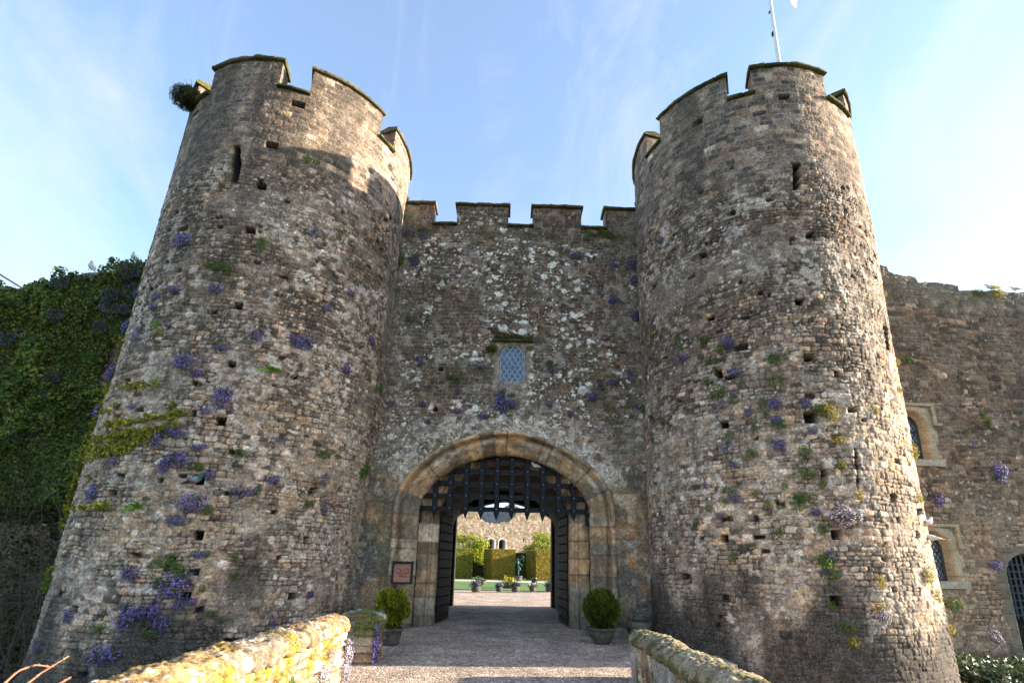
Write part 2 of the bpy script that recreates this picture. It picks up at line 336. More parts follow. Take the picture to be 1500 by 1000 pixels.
def tower_skin(seed, M, holes, side):
    """returns displacement and colour for tower masonry"""
    def f(u, v):
        d, r1, r2, r3, tu, tv = M.ev(u, v)
        top = ss(9.9, 10.5, v+(fbm(u*.7, v*.7, seed+40, 2)-.5)*.8); low = 1-ss(3.5, 7.0, v+(fbm(u*.5, v*.5, seed+41, 2)-.5)*3)
        rel = lerp(lerp(.014, .016, low), .009, top)
        edge = lerp(.015, .012, top)
        h = np.clip(d/edge, 0, 1)**.6
        n1 = fbm(u*.45, v*.35, seed+1); n2 = fbm(u*1.7, v*1.7, seed+2); n3 = fbm(u*7, v*7, seed+3); n4 = fbm(u*22, v*26, seed+4, 3)
        gone = (r3 > .975) & (top < .5)
        disp = rel*(h-1)+(r2-.5)*lerp(.022, .008, top)*h+(tu*(r3-.5)+tv*(r2-.5))*.08*h*(1-top)+(n4-.5)*.016+(n3-.5)*.012+(n1-.5)*.09*(1-top)-gone*.04*h-(r3 > .984)*(top < .5)*.12*(d > .004)
        base = pick(r1, ['black', 'dark', 'brown', 'rust', 'tan', 'grey', 'pale', 'ochre'],
                    [lerp(.05, .22, top)+.03, lerp(.20, .30, top)*(1.25-low), lerp(.32, .30, top)*(1.2-.6*low), .09+.02*low, .13+.26*low, .08+.16*low, .03+.18*low, .01+.07*low+0*v])
        wl = lerp(.7, 1.0, 1-top)
        col = base*(.55+.95*r2)[..., None]
        # weathered film that ties neighbouring stones together
        film = np.array([.115, .092, .070])*(1-low)[..., None]+np.array([.235, .205, .165])*low[..., None]
        col = lerp(col, film, (.10+.42*ss(.35, .7, n2))[..., None])
        pv = lerp(.20, .27, low)
        mort = np.stack([pv*1.0, pv*.87, pv*.72], -1)
        mk = 1-ss(M.joint*.4, M.joint*1.2, d); mk = mk*lerp(.25+.65*ss(.40, .62, n2), 1.0, top)
        col = lerp(col, mort*.9, mk[..., None]*lerp(.55, .75, top)[..., None])
        # open dark joints
        dk = (1-ss(.003, .015, d))*ss(.40, .54, fbm(u*2.3, v*2.3, seed+8, 3))*(1-top)
        col = lerp(col, np.array([.02, .016, .012]), (.85*dk)[..., None]); disp = disp-.012*dk; col = lerp(col, np.array([.018, .015, .012]), ((r3 > .984)*(top < .5)*.93*(d > .004))[..., None])
        rep_ = .6*ss(.62, .70, fbm(u*.55+4, v*.75, seed+61, 4))*(1-top); col = lerp(col, np.array([.27, .235, .185])*(.7+.6*n4)[..., None], (rep_*.55)[..., None]); disp = disp*(1-.6*rep_)
        # pale crustose lichen
        a = ss(.42, .66, fbm(u*.8, v*.8, seed+11, 3))
        fl = ss(.54, .60, fbm(u*9, v*10, seed+12, 4))*ss(.40, .56, fbm(u*1.1, v*.9, seed+13, 3))*(1-top*.8)
        col = lerp(col, np.array([.42, .395, .34]), (fl*.62)[..., None])
        sp = spots(u, v, seed+14, .34, .42, .015, .085, 1.25)*a*(1-top*.75)*(v > .6)
        col = lerp(col, np.array([.62, .60, .54]), (sp*.9)[..., None])
        sp = spots(u, v, seed+24, .12, .50, .010, .034)*(1-.8*top)*ss(.36, .52, fbm(u*1.5, v*1.5, seed+25, 2))
        col = lerp(col, np.array([.48, .46, .40]), (sp*.85)[..., None])
        # green-grey film, ochre blushes and sooty runs
        gr = ss(.56, .72, fbm(u*1.3+3, v*.55, seed+15, 4))*(.20+.2*top); col = lerp(col, np.array([.095, .088, .055]), gr[..., None])
        oc = ss(.54, .60, fbm(u*7+8, v*11, seed+16, 3))*ss(.45, .6, fbm(u*.9, v*.9, seed+19, 3))*.65*(low*.9+.1); col = lerp(col, np.array([.36, .24, .10]), oc[..., None])
        so_ = ss(.50, .66, fbm(u*1.6, v*.22, seed+17, 4))*lerp(.30, .62, top)*(1-.6*low); col = lerp(col, np.array([.045, .038, .030]), so_[..., None])
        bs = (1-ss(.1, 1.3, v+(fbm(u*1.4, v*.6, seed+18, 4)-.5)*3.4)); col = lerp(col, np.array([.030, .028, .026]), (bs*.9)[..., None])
        col = col*(.60+.80*n3)[..., None]*1.06
        for (hu, hz, hw, hh, dep, kind) in holes:
            m = np.abs(u-hu) < hw+.35
            if kind == 'slit':
                cx_ = hu+.03*np.sin((v-hz)*3.2)+.02*(fbm(u*0+3, v*3.1, 77, 2)-.5)
                e = np.maximum((np.abs(u-cx_)-hw)/.05, (np.abs(v-hz)-hh)/.06)
            elif kind == 'scar':
                cx_ = hu-(v-hz)*.16+.05*(fbm(u*0+1, v*2.5, 78, 2)-.5); ww = hw*(1-.35*np.abs(v-hz)/hh)
                e = np.maximum((np.abs(u-cx_)-ww)/.12, (np.abs(v-hz)-hh)/.10)
            else: e = np.maximum((np.abs(u-hu)-hw)/.02, (np.abs(v-hz)-hh)/.02)
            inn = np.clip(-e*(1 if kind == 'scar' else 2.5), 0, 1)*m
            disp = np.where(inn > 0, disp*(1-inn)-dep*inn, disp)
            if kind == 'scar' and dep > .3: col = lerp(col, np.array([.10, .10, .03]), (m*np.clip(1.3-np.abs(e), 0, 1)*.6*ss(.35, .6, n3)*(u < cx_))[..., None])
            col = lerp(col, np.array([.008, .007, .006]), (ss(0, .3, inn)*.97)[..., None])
        return disp, tone(col*(.35+1.3*fbm(u*30, v*36, seed+88, 3))[..., None], .62, (1.40, 1.24, 1.12))
    return f
def holes_from(T, pix):
    out = []
    for h in pix:
        x, y, w, hh = h[:4]; p, n = cast_tower(T, x, y); u, z = tower_uv(T, p)
        dist = np.linalg.norm(p-CAM); cosv = max(.35, abs(np.dot(n, (p-CAM)/dist))); s = dist/780
        kind = h[4] if len(h) > 4 else 'hole'; dep = h[5] if len(h) > 5 else .30
        out.append((u, z, w*s/2/cosv*.85, hh*s/2*1.0, dep, kind))
    return out
HL = [(436, 153, 13, 9), (398, 213, 12, 9), (382, 273, 12, 9), (366, 338, 12, 9), (348, 447, 13, 9), (339, 533, 11, 9), (322, 617, 14, 11), (291, 703, 14, 12), (291, 784, 13, 12), (271, 874, 14, 11),
      (459, 719, 10, 10), (448, 791, 9, 9), (428, 873, 11, 9), (178, 699, 9, 9), (104, 703, 8, 9), (268, 336, 9, 6), (572, 246, 5, 8), (572, 320, 5, 8), (559, 366, 4, 6), (522, 517, 5, 8), (519, 670, 4, 7), (508, 790, 4, 9), (513, 731, 4, 7), (286, 168, 6, 5),
      (345, 240, 11, 56, 'scar', .42)]
HR = [(1149, 143, 10, 7), (1022, 180, 10, 8), (1167, 259, 8, 38, 'slit', .4), (1187, 344, 10, 9), (1030, 376, 10, 8), (1171, 443, 12, 9), (1041, 467, 11, 7), (1187, 524, 15, 10), (1053, 547, 11, 16), (1188, 611, 19, 16),
      (1061, 621, 12, 11), (1207, 692, 9, 12), (1226, 783, 14, 12), (1226, 880, 16, 12), (1061, 788, 12, 10), (1061, 876, 12, 9, 'hole', .10), (958, 421, 4, 5), (1300, 495, 7, 36, 'slit', .12), (957, 720, 4, 9), (1050, 915, 8, 7, 'hole', .12), (1281, 374, 5, 8), (1256, 690, 4, 60, 'slit', .10)]

def eval_surf(g, mp, skin, U, Z, dbase=0.0, mask=None):
    UU, ZZ = np.meshgrid(U, Z, indexing='ij') if Z.ndim == 1 else (np.broadcast_to(U[:, None], Z.shape), Z)
    D, C = skin(UU, ZZ); g.grid(mp(UU, D+dbase, ZZ), C, mask)
    return
def block(g, mp, skin, u0, u1, din, z0, z1, step=.024, step2=.10, inner=True):
    """solid masonry block from depth -din to the face"""
    nu = max(2, int((u1-u0)/step)); nz = max(2, int((z1-z0)/step)); U = np.linspace(u0, u1, nu); Z = np.linspace(z0, z1, nz)
    eval_surf(g, mp, skin, U, Z)
    T = np.linspace(0, 1, max(3, int(din/.04)))
    for uu in (u0, u1):
        D, C = skin(np.full(nz, uu), Z); dd = -din+(D[:, None]+din)*T[None]
        ZZ = np.broadcast_to(Z[:, None], dd.shape); d2, C2 = skin(np.full_like(dd, uu)+dd+2.2, ZZ)
        g.grid(mp(np.full_like(dd, uu)+(d2*.4)*np.sin(T*np.pi)[None], dd, ZZ), C2)
    D, C = skin(U, np.full(nu, z1)); dd = -din+(D[:, None]+din)*T[None]; g.grid(mp(np.broadcast_to(U[:, None], dd.shape), dd, np.full_like(dd, z1)), np.repeat(C[:, None], len(T), 1))
    if inner:
        U2 = np.linspace(u0, u1, max(2, int((u1-u0)/step2))); Z2 = np.linspace(z0, z1, max(2, int((z1-z0)/step2))); UU, ZZ = np.meshgrid(U2, Z2, indexing='ij'); D, C = skin(UU, ZZ)
        g.grid(mp(UU, np.full_like(UU, -din), ZZ), C)
def coping(g, mp, u0, u1, din, z, th=.13, over=.07, seed=1, moss=.5):
    """weathered coping with a sloped top and a drip edge"""
    prof = np.array([(-din-over, 0), (-din-over, th*.6), (-din*.5, th*1.35), (over*.7, th*.75), (over, th*.55), (over, th*.1), (over*.8, 0), (0, -.01), (-din-over, 0)])
    seg = []; 
    for a, b in zip(prof[:-1], prof[1:]):
        k = max(2, int(np.hypot(*(b-a))/.03)); seg.append(a+(b-a)*np.linspace(0, 1, k, endpoint=False)[:, None])
    pr = np.vstack(seg+[prof[-1:]]); U = np.linspace(u0, u1, max(3, int((u1-u0)/.03)))
    UU = np.broadcast_to(U[:, None], (len(U), len(pr))); n = fbm(UU*5, pr[None, :, 0]*5+UU*0+pr[None, :, 1]*9, seed, 3); n2 = fbm(UU*1.3, pr[None, :, 1]*3+UU*0, seed+3, 3)
    blk = hsh(np.floor(UU/.55), UU*0, seed); gap = np.minimum(np.mod(UU, .55), .55-np.mod(UU, .55)) < .012
    D = pr[None, :, 0]+(n-.5)*.035+(blk-.5)*.02-gap*.015; Zz = z+pr[None, :, 1]+(n-.5)*.025+(blk-.5)*.015-gap*.01
    mossc = lerp(np.array([.035, .040, .014]), np.array([.11, .105, .03]), ss(.35, .65, n)[..., None]); st = lerp(np.array([.10, .085, .06]), np.array([.24, .20, .14]), n[..., None])
    C = lerp(st, mossc, (ss(.35, .6, n2)*moss+moss*.45).clip(0, 1)[..., None]); C = np.where(gap[..., None], C*.3, C)
    g.grid(mp(UU, D, Zz), C)
    for e in (0, -1):
        a = mp(UU, D, Zz)[e]; cen = a.mean(0); g.grid(np.stack([a, np.broadcast_to(cen, a.shape)]), np.stack([C[e], C[e]]))

def tower(T, name, label, seed, HP, merl, vis, side):
    root = tag(empty(name, (*T['c'], 0)), label, 'tower'); m = T['mean']; bpy.context.view_layer.update()
    M = Masonry(seed, -2, 13.4, -math.pi*m-1, math.pi*m+1, hf_tower, wf_tower, warp_tower, .017)
    mp = mp_tower(T); skin = tower_skin(seed, M, holes_from(T, HP), side)
    a0, a1 = [math.radians(v)*m for v in vis]; step = .0185
    zc = 12.38
    th_f = np.linspace(a0, a1, int((a1-a0)/step)); rest = np.linspace(a1, a0+2*math.pi*m, 90)
    U = np.concatenate([th_f, rest[1:]])
    U2 = U
    g = G(); Z = np.linspace(-1.75, zc, int((zc+1.75)/step)); 
    UU, ZZ = np.meshgrid(U2, Z, indexing='ij'); 
    uw = np.where(UU > math.pi*m, UU-2*math.pi*m, UU); D, C = skin(uw, ZZ)
    P = mp(UU, D, ZZ); P[-1] = P[0]; g.grid(P, C)
    # inner face of the parapet, wall-walk and rim
    th = np.linspace(0, 2*math.pi, 72)*m; Zi = np.array([11.2, zc]); UU, ZZ = np.meshgrid(th, Zi, indexing='ij'); g.grid(mp(UU, -.46+0*UU, ZZ), (.12, .10, .08))
    UU, RR = np.meshgrid(th, np.array([-T['r'](11.2)+.01, -.46]), indexing='ij'); g.grid(mp(UU, RR, np.full_like(UU, 11.2)), (.12, .11, .09))
    UU, RR = np.meshgrid(th, np.array([-.46, 0.0]), indexing='ij'); g.grid(mp(UU, RR, np.full_like(UU, zc-.004)), (.12, .11, .09))
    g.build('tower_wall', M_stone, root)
    for k, (b0, b1) in enumerate(merl):
        u0, u1 = math.radians(b0)*m, math.radians(b1)*m; g = G(); near = vis[0]-5 < b0 < vis[1]+5 or vis[0]-5 < b0-360 < vis[1]+5 or vis[0]-5 < b0+360 < vis[1]+5
        st = .020 if near else .08
        rag = [(.0, .0)]
        block(g, mp, skin, u0, u1, .46, zc-.01, 13.10, st, .15)
        mo = g.build('merlon', M_stone, root)
        g = G(); coping(g, mp, u0-.05, u1+.05, .46, 13.09, .12, .07, seed+k*3, .75); g.build('coping', M_moss, mo)
        nb0 = merl[(k+1) % len(merl)][0]; 
        while nb0 < b1: nb0 += 360
        g = G(); coping(g, mp, u1-.02, math.radians(nb0)*m+.02, .46, zc-.03, .10, .08, seed+k*3+50, .85); g.build('sill_coping', M_moss, root)
    return root, skin, M
ML = [(-116.2, -80.8), (-67.3, -30.6), (-19.5, 17), (30, 67), (80, 117), (130, 167), (180, 230)]
ML = [(-180, -131)]+ML[:-1]
MR = [(-205, -166), (-154.2, -117.3), (-105.8, -68.8), (-50, -12), (2, 39), (52, 89), (102, 142)]
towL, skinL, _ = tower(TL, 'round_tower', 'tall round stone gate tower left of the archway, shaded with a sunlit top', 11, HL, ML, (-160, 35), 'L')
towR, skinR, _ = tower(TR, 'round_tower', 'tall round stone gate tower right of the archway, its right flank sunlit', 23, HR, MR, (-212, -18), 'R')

# ================================================================== GATEHOUSE WALL BETWEEN THE TOWERS
YG = 13.4
def mp_gate(u, d, z): return np.stack([u+0*z, YG-d+0*u, z+0*u], -1)
AC, AA, AB, AZ = 0.0, 2.26, 1.52, 2.92   # arch centre, half width, rise, springing
AP = 1.78
def arch_path(a, b, zs, z0, cx=AC, n=70, nv=34, p=1.78):
    t = np.linspace(math.pi, 0, n); x = cx+a*np.sign(np.cos(t))*np.abs(np.cos(t))**(2/p); z = zs+b*np.sin(t)**(2/p)
    lv = np.linspace(z0, zs, nv)[:-1]
    X = np.concatenate([np.full(nv-1, cx-a), x, np.full(nv-1, cx+a)]); Z = np.concatenate([lv, z, lv[::-1]])
    T = np.stack([np.gradient(X), np.gradient(Z)], 1); T /= np.linalg.norm(T, axis=1)[:, None]; N = np.stack([-T[:, 1], T[:, 0]], 1)
    S = np.concatenate([[0], np.cumsum(np.hypot(np.diff(X), np.diff(Z)))]); return X, Z, N, S
def rho(x, z, a, b, zs, cx=AC):
    """approximate signed distance outside an arch opening"""
    e = np.where(z > zs, ((np.abs((x-cx)/a)**AP+(np.maximum(z-zs, 0)/b)**AP)**(1/AP)-1)*np.where(z > zs, lerp(a, b, np.clip((z-zs)/b, 0, 1)), a), np.abs(x-cx)-a); return e
MG = Masonry(31, -.5, 12.6, -4.8, 4.5, lambda v, r: r.uniform(.12, .17) if v > 10.9 else r.uniform(.075, .15), lambda v, r: r.uniform(.18, .32) if v > 10.9 else r.uniform(.10, .30), lambda v: lerp(.075, .02, ss(10.5, 11.2, v)), .016)
MA = Masonry(37, -.5, 5, -4.8, 4.5, lambda v, r: r.uniform(.30, .42), lambda v, r: r.uniform(.40, .75), .008, .010)
MV = Masonry(41, -.2, 1.3, -1, 14, lambda v, r: .55, lambda v, r: r.uniform(.16, .30), .03, .014)
WX, WZ0, WZ1, WW = .115, 6.47, 7.58, .36
def arch_dist(x, z, cx, z0, z1, hw):
    zs = z1-hw; return np.where(z > zs, np.hypot(x-cx, z-zs)-hw, np.maximum(np.abs(x-cx)-hw, z0-z))
def gate_skin(u, v):
    d, r1, r2, r3, tu, tv = MG.ev(u, v); seed = 60
    n1 = fbm(u*.6, v*.6, seed); n2 = fbm(u*1.8, v*1.8, seed+1); n3 = fbm(u*7, v*7, seed+2); n4 = fbm(u*22, v*24, seed+3, 3)
    top = ss(10.8, 11.1, v)
    h = np.clip(d/.026, 0, 1)**.6
    disp = .014*(h-1)+(r2-.5)*.022*h*(1-top*.7)+(n4-.5)*.014+(n3-.5)*.014
    col = pick(r1, ['black', 'dark', 'brown', 'rust', 'tan', 'grey'], [.18+0*v, .34, .32, .08, .07, .06])*(.66+.68*r2)[..., None]
    col = lerp(col, np.array([.085, .064, .048]), (.25+.5*ss(.35, .7, n2))[..., None])
    mk = (1-ss(.006, .018, d))*(.25+.5*ss(.4, .6, n2)); col = lerp(col, np.array([.22, .19, .15]), mk[..., None])
    low = 1-ss(4.6, 6.2, v+(n1-.5)*2); col = lerp(col, col*1.5+.03, low[..., None])
    edge = ss(2.6, 3.4, np.abs(u-.25)+(n2-.5)*.8); col = lerp(col, np.array([.24, .22, .18])*(.6+.8*r2)[..., None], (edge*.5)[..., None])
    # bright lichen rosettes
    den = ss(.40, .56, fbm(u*1.1, v*1.1, seed+5, 4)+.18*ss(8.0, 10.3, v)*ss(3.2, 1.2, np.abs(u))-.3*ss(10.6, 11.2, v)-.01)
    uu_ = u+(fbm(u*9, v*9, seed+71, 3)-.5)*.14; vv_ = v+(fbm(u*9, v*9, seed+72, 3)-.5)*.12
    s1 = spots(uu_, vv_, seed+6, .27, .55, .025, .11, 1.35)*den; s2 = spots(uu_, vv_, seed+16, .115, .5, .012, .042, 1.3)*(.22+.78*den); s1 = np.maximum(s1, spots(uu_+.3, vv_, seed+26, .5, .22, .05, .15, 1.5)*(den > .35))
    col = lerp(col, np.array([.74, .73, .69])*(.8+.4*n4)[..., None], (np.maximum(s1, s2*.9)*ss(.30, .42, n4+.12)).clip(0, 1)[..., None])
    fl = ss(.58, .68, fbm(u*5, v*6, seed+9, 3))*.55*(1-top*.7); col = lerp(col, np.array([.34, .33, .29]), fl[..., None])
    gr = ss(.60, .72, fbm(u*2, v*1.2, seed+10, 3))*.4; col = lerp(col, np.array([.09, .095, .035]), gr[..., None])
    # window surround: dressed pale stones and patch of small brick below it
    wd = arch_dist(u, v, WX, WZ0, WZ1, WW)
    sur = (np.abs(u-WX) < .62) & (v > 5.95) & (v < 7.75) & (wd > 0); m_s = ss(.62, .5, np.abs(u-WX)+(n2-.5)*.3)*ss(5.7, 6.0, v)*ss(7.85, 7.7, v)
    col = lerp(col, np.array([.30, .27, .22])*(.7+.5*n3)[..., None], (m_s*.65)[..., None])
    inn = ss(0, -.03, wd); disp = disp*(1-inn)-.24*inn; col = lerp(col, np.array([.16, .14, .10]), inn[..., None])
    # voussoir ring of rough pale stones round the arch
    e = rho(u, v, AA+.56, AB+.50, AZ+.12); ang = np.arctan2(np.maximum(v-AZ, 0), u)*2.9+np.where(v < AZ, (v-AZ)*np.sign(u+1e-6)*-0, 0)
    dv, q1, q2, q3, _, _ = MV.ev(ang+3, np.clip(e, -.3, 1.2)*1.0)
    ring = ss(.44, .34, e+(n2-.5)*.30)*(v > AZ-.4)*.8
    rc = pick(q1, ['grey', 'pale', 'tan', 'gold', 'white', 'brown'], [.25+0*v, .25, .16, .12, .12, .10])*(.7+.5*q2)[..., None]
    rc = lerp(rc, np.array([.50, .50, .45]), (ss(.5, .62, fbm(u*4, v*4, seed+20, 4))*.75)[..., None]); rc = lerp(rc, np.array([.10, .09, .04]), (ss(.58, .7, fbm(u*2, v*2, seed+21, 4))*.7)[..., None])
    rc = np.where((dv < .010)[..., None], rc*.62, rc); rc = lerp(rc, col, .35)
    wc_ = ss(.50, .54, fbm(u*11, v*11, seed+22, 4)+.25*(fbm(u*2, v*2, seed+27, 3)-.5)+.04*ss(2.2, 2.8, np.abs(u)))*ss(.75, .35, e+(n2-.5)*.5)*ss(AZ-.6, AZ+.3, v)*ss(-.05, .04, e); gd_ = ss(.45, .6, fbm(u*3, v*3, seed+23, 4))*ss(.55, .2, e)*ss(-.1, .0, e)*ss(AZ+1.6, AZ+.6, v)
    hv = np.clip(dv/.03, 0, 1)**.6
    disp = np.where(ring > .01, lerp(disp, .012*hv+(q2-.5)*.03*hv+(n4-.5)*.04, ring), disp); col = lerp(col, rc, ring[..., None]); col = lerp(col, np.array([.30, .20, .09])*(.7+.6*n4)[..., None], (gd_*.5)[..., None]); col = lerp(col, np.array([.56, .56, .51])*(.75+.5*n4)[..., None], (wc_*.8)[..., None])
    # large ashlar below the springing
    al = ss(3.75, 3.45, v+(np.floor(n2*6)/6-.5)*1.2-.25*(np.abs(u) > 3.1))*(e > -.1)
    da, a1, a2, a3, _, _ = MA.ev(u, v)
    ac = pick(a1, ['blue', 'grey', 'gold', 'tan', 'ochre', 'pale'], [.24+0*v, .24, .16, .18, .03, .10])*(.75+.4*a2)[..., None]
    ac = lerp(ac, np.array([.34, .235, .12]), (ss(.48, .66, fbm(u*1.4, v*2.4, seed+31, 4))*.6*ss(-.2, 1.6, v))[..., None]); ac = lerp(ac, np.array([.10, .115, .115]), (ss(.45, .62, fbm(u*1.1+4, v*1.7, seed+32, 4))*.75)[..., None])
    ac = lerp(ac, np.array([.42, .42, .38]), (ss(.58, .68, fbm(u*6, v*6, seed+33, 4))*ss(2.7, 3.3, np.abs(u))*.7)[..., None])
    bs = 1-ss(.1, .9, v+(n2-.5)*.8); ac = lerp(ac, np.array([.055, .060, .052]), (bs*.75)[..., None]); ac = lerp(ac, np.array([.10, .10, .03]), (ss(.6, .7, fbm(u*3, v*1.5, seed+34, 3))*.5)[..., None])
    ja = 1-ss(.004, .014, da); ac = lerp(ac, np.array([.24, .21, .17])*(.4+.9*n3)[..., None], (ja*.75)[..., None])
    disp = lerp(disp, -.012*ja+(a2-.5)*.012+(n4-.5)*.02*ss(.3, .6, n3)+(n3-.5)*.015, al); col = lerp(col, ac, al[..., None])
    mo = ss(.14, .02, np.abs(v-(11.13)))*ss(.45, .6, fbm(u*2.5, v, 91, 3)); col = lerp(col, np.array([.07, .08, .02]), (mo*.8)[..., None])
    for (hx, hz) in PUT:
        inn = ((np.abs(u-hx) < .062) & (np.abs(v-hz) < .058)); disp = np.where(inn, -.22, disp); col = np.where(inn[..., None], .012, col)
    return disp, tone(col*(.60+.80*n3)[..., None]*(.40+1.2*fbm(u*30, v*36, seed+88, 3))[..., None], .78, (1.16, 1.03, .92))
PUT = []
for px, py in ((645, 540), (638, 599)):
    p = at_y(px, py, YG); PUT.append((p[0], p[2]))
gate = tag(empty('gatehouse', (0, YG, 0)), 'stone gatehouse wall with pointed archway between the two round towers', 'gatehouse')
g = G(); ZC = 11.40
U = np.linspace(-4.6, 4.25, 485); Z = np.linspace(-.05, ZC, 620)
uc = (U[:-1]+U[1:])/2; zc_ = (Z[:-1]+Z[1:])/2; UU, ZZ = np.meshgrid(uc, zc_, indexing='ij')
mask = rho(UU, ZZ, AA+.50, AB+.44, AZ+.1) > 0
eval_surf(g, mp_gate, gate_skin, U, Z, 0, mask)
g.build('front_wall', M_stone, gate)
# merlons of the gate wall
for k, (x0, x1) in enumerate(((-3.6, -2.37), (-1.66, -.11), (.64, 2.10), (2.84, 4.1))):
    g = G(); block(g, mp_gate, gate_skin, x0, x1, .42, ZC-.01, 12.08, .024); mo = g.build('merlon', M_stone, gate)
    g = G(); coping(g, mp_gate, x0-.06, x1+.06, .42, 12.07, .11, .09, 300+k, .55); g.build('coping', M_moss, mo)
for k, (x0, x1) in enumerate(((-2.37, -1.66), (-.11, .64), (2.10, 2.84))):
    g = G(); coping(g, mp_gate, x0-.02, x1+.02, .42, ZC-.02, .09, .11, 320+k, .7); g.build('sill_coping', M_moss, gate)
# moulded archway, swept along the arch
def sweep(g, a, b, zs, z0, prof, seed, yb, cols=('tan', 'gold', 'grey', 'pale', 'ochre', 'brown'), wts=(.30, .32, .08, .16, .12, .06), n=150, nv=110, jw=.32):
    X, Z, N, S = arch_path(a, b, zs, z0, n=n, nv=nv); prof = np.asarray(prof, float); seg = []
    for p, q in zip(prof[:-1], prof[1:]): k = max(2, int(np.hypot(*(q-p))/.022)); seg.append(p+(q-p)*np.linspace(0, 1, k, endpoint=False)[:, None])
    pr = np.vstack(seg+[prof[-1:]]); q = np.concatenate([[0], np.cumsum(np.hypot(*np.diff(pr, axis=0).T))])
    SS = np.broadcast_to(S[:, None], (len(S), len(pr))); QQ = np.broadcast_to(q[None], SS.shape)
    Mz = Masonry(seed, -.6, 1.5, -1, S[-1]+1, lambda v, r: 5., lambda v, r: r.uniform(jw*.7, jw*1.4), .0, .01); d, r1, r2, r3, tu, tv = Mz.ev(SS, QQ)
    n3 = fbm(SS*6, QQ*6, seed+1); n2 = fbm(SS*1.5, QQ*2.5, seed+2); n4 = fbm(SS*20, QQ*20, seed+3, 3)
    C = pick(r1, list(cols), list(wts))*(.75+.45*r2)[..., None]
    zz = np.broadcast_to(Z[:, None], SS.shape)
    C = lerp(C, np.array([.38, .37, .33]), (ss(.55, .66, fbm(SS*4, QQ*5, seed+4, 4))*.5*ss(2.2, 3.6, zz))[..., None]); C = lerp(C, np.array([.075, .065, .045]), (ss(.52, .68, n2)*.55)[..., None])
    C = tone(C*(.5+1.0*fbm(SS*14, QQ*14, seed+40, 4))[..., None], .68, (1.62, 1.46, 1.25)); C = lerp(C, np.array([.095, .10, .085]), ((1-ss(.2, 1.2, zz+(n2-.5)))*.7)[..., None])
    jn = 1-ss(.004, .012, d); C = lerp(C, np.array([.07, .055, .04]), (jn*.7)[..., None])*(.72+.56*n3)[..., None]
    off = -.010*jn+(r2-.5)*.012+(n4-.5)*.022*ss(.35, .65, n2)+(n3-.5)*.015
    P = np.stack([X[:, None]+N[:, 0:1]*(pr[None, :, 0]+off), yb+pr[None, :, 1]-off*.6+0*SS, Z[:, None]+N[:, 1:2]*(pr[None, :, 0]+off)], -1); g.grid(P, C)
th = np.linspace(0, 1, 12)
roll = [(.40-.02-.13*math.sin(t*math.pi*.95)*0-.17*(1-math.cos(t*math.pi*.5))*1.0, .10+.05-.12*math.sin(t*math.pi)) for t in th]
prof1 = [(.62, .10), (.60, -.05), (.53, -.07), (.50, -.03), (.485, .03), (.47, .15), (.44, .16), (.40, .06), (.34, .015), (.27, .03), (.20, .09), (.10, .16), (.03, .24), (0, .30), (0, .42)]
g = G(); sweep(g, AA, AB, AZ, -.03, prof1, 71, YG); g.build('arch_moulding', M_ash, gate)
prof2 = [(.50, 0), (.34, 0), (.32, .05), (.24, .06), (.21, .02), (.15, .02), (.12, .09), (.06, .10), (.03, .14), (0, .17), (0, .46)]
IA, IB, IZ = 1.78, 1.46, 2.85
g = G(); sweep(g, IA, IB, IZ, -.03, prof2, 73, 14.06, ('gold', 'tan', 'ochre', 'grey', 'brown', 'pale'), (.3, .25, .1, .15, .12, .08), 90, 70, .36); g.build('inner_arch', M_ash, gate)
# body of the gatehouse with its vaulted passage
def plate(g, a, b, zs, Y0, Y1, xo, zt, z0=-.03, front=True, back=True, c=(.026, .023, .02), p=1.78):  # near-black default stone colour has the dimness of the passage painted in
    X, Z, N, S = arch_path(a, b, zs, z0, n=40, nv=12, p=p)
    ks = np.linspace(Y0, Y1, max(2, int((Y1-Y0)/.25)+1)); P = np.stack([np.broadcast_to(X[:, None], (len(X), len(ks))), np.broadcast_to(ks[None], (len(X), len(ks))), np.broadcast_to(Z[:, None], (len(X), len(ks)))], -1)
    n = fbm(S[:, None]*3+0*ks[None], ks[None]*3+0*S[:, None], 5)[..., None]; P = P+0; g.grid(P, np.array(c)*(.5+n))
    OX = np.where(np.arange(len(X)) < 12, -xo, np.where(np.arange(len(X)) >= len(X)-12, xo, np.interp(X, [-a, a], [-xo, xo]))); OZ = np.where((np.arange(len(X)) < 12) | (np.arange(len(X)) >= len(X)-12), Z, zt)
    # corners
    i0, i1 = 12, len(X)-13; OX[i0] = -xo; OX[i1] = xo
    for Y, on in ((Y0, front), (Y1, back)):
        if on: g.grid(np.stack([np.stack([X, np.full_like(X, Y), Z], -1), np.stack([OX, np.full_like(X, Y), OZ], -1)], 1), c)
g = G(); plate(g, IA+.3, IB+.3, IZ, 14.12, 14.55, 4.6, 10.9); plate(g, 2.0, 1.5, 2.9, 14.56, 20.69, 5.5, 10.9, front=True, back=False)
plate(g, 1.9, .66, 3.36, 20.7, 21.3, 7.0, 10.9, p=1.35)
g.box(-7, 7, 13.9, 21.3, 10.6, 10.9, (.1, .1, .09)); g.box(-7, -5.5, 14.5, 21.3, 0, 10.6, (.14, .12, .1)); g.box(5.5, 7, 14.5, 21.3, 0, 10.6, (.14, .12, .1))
g.build('passage_vault', M_stone, gate)
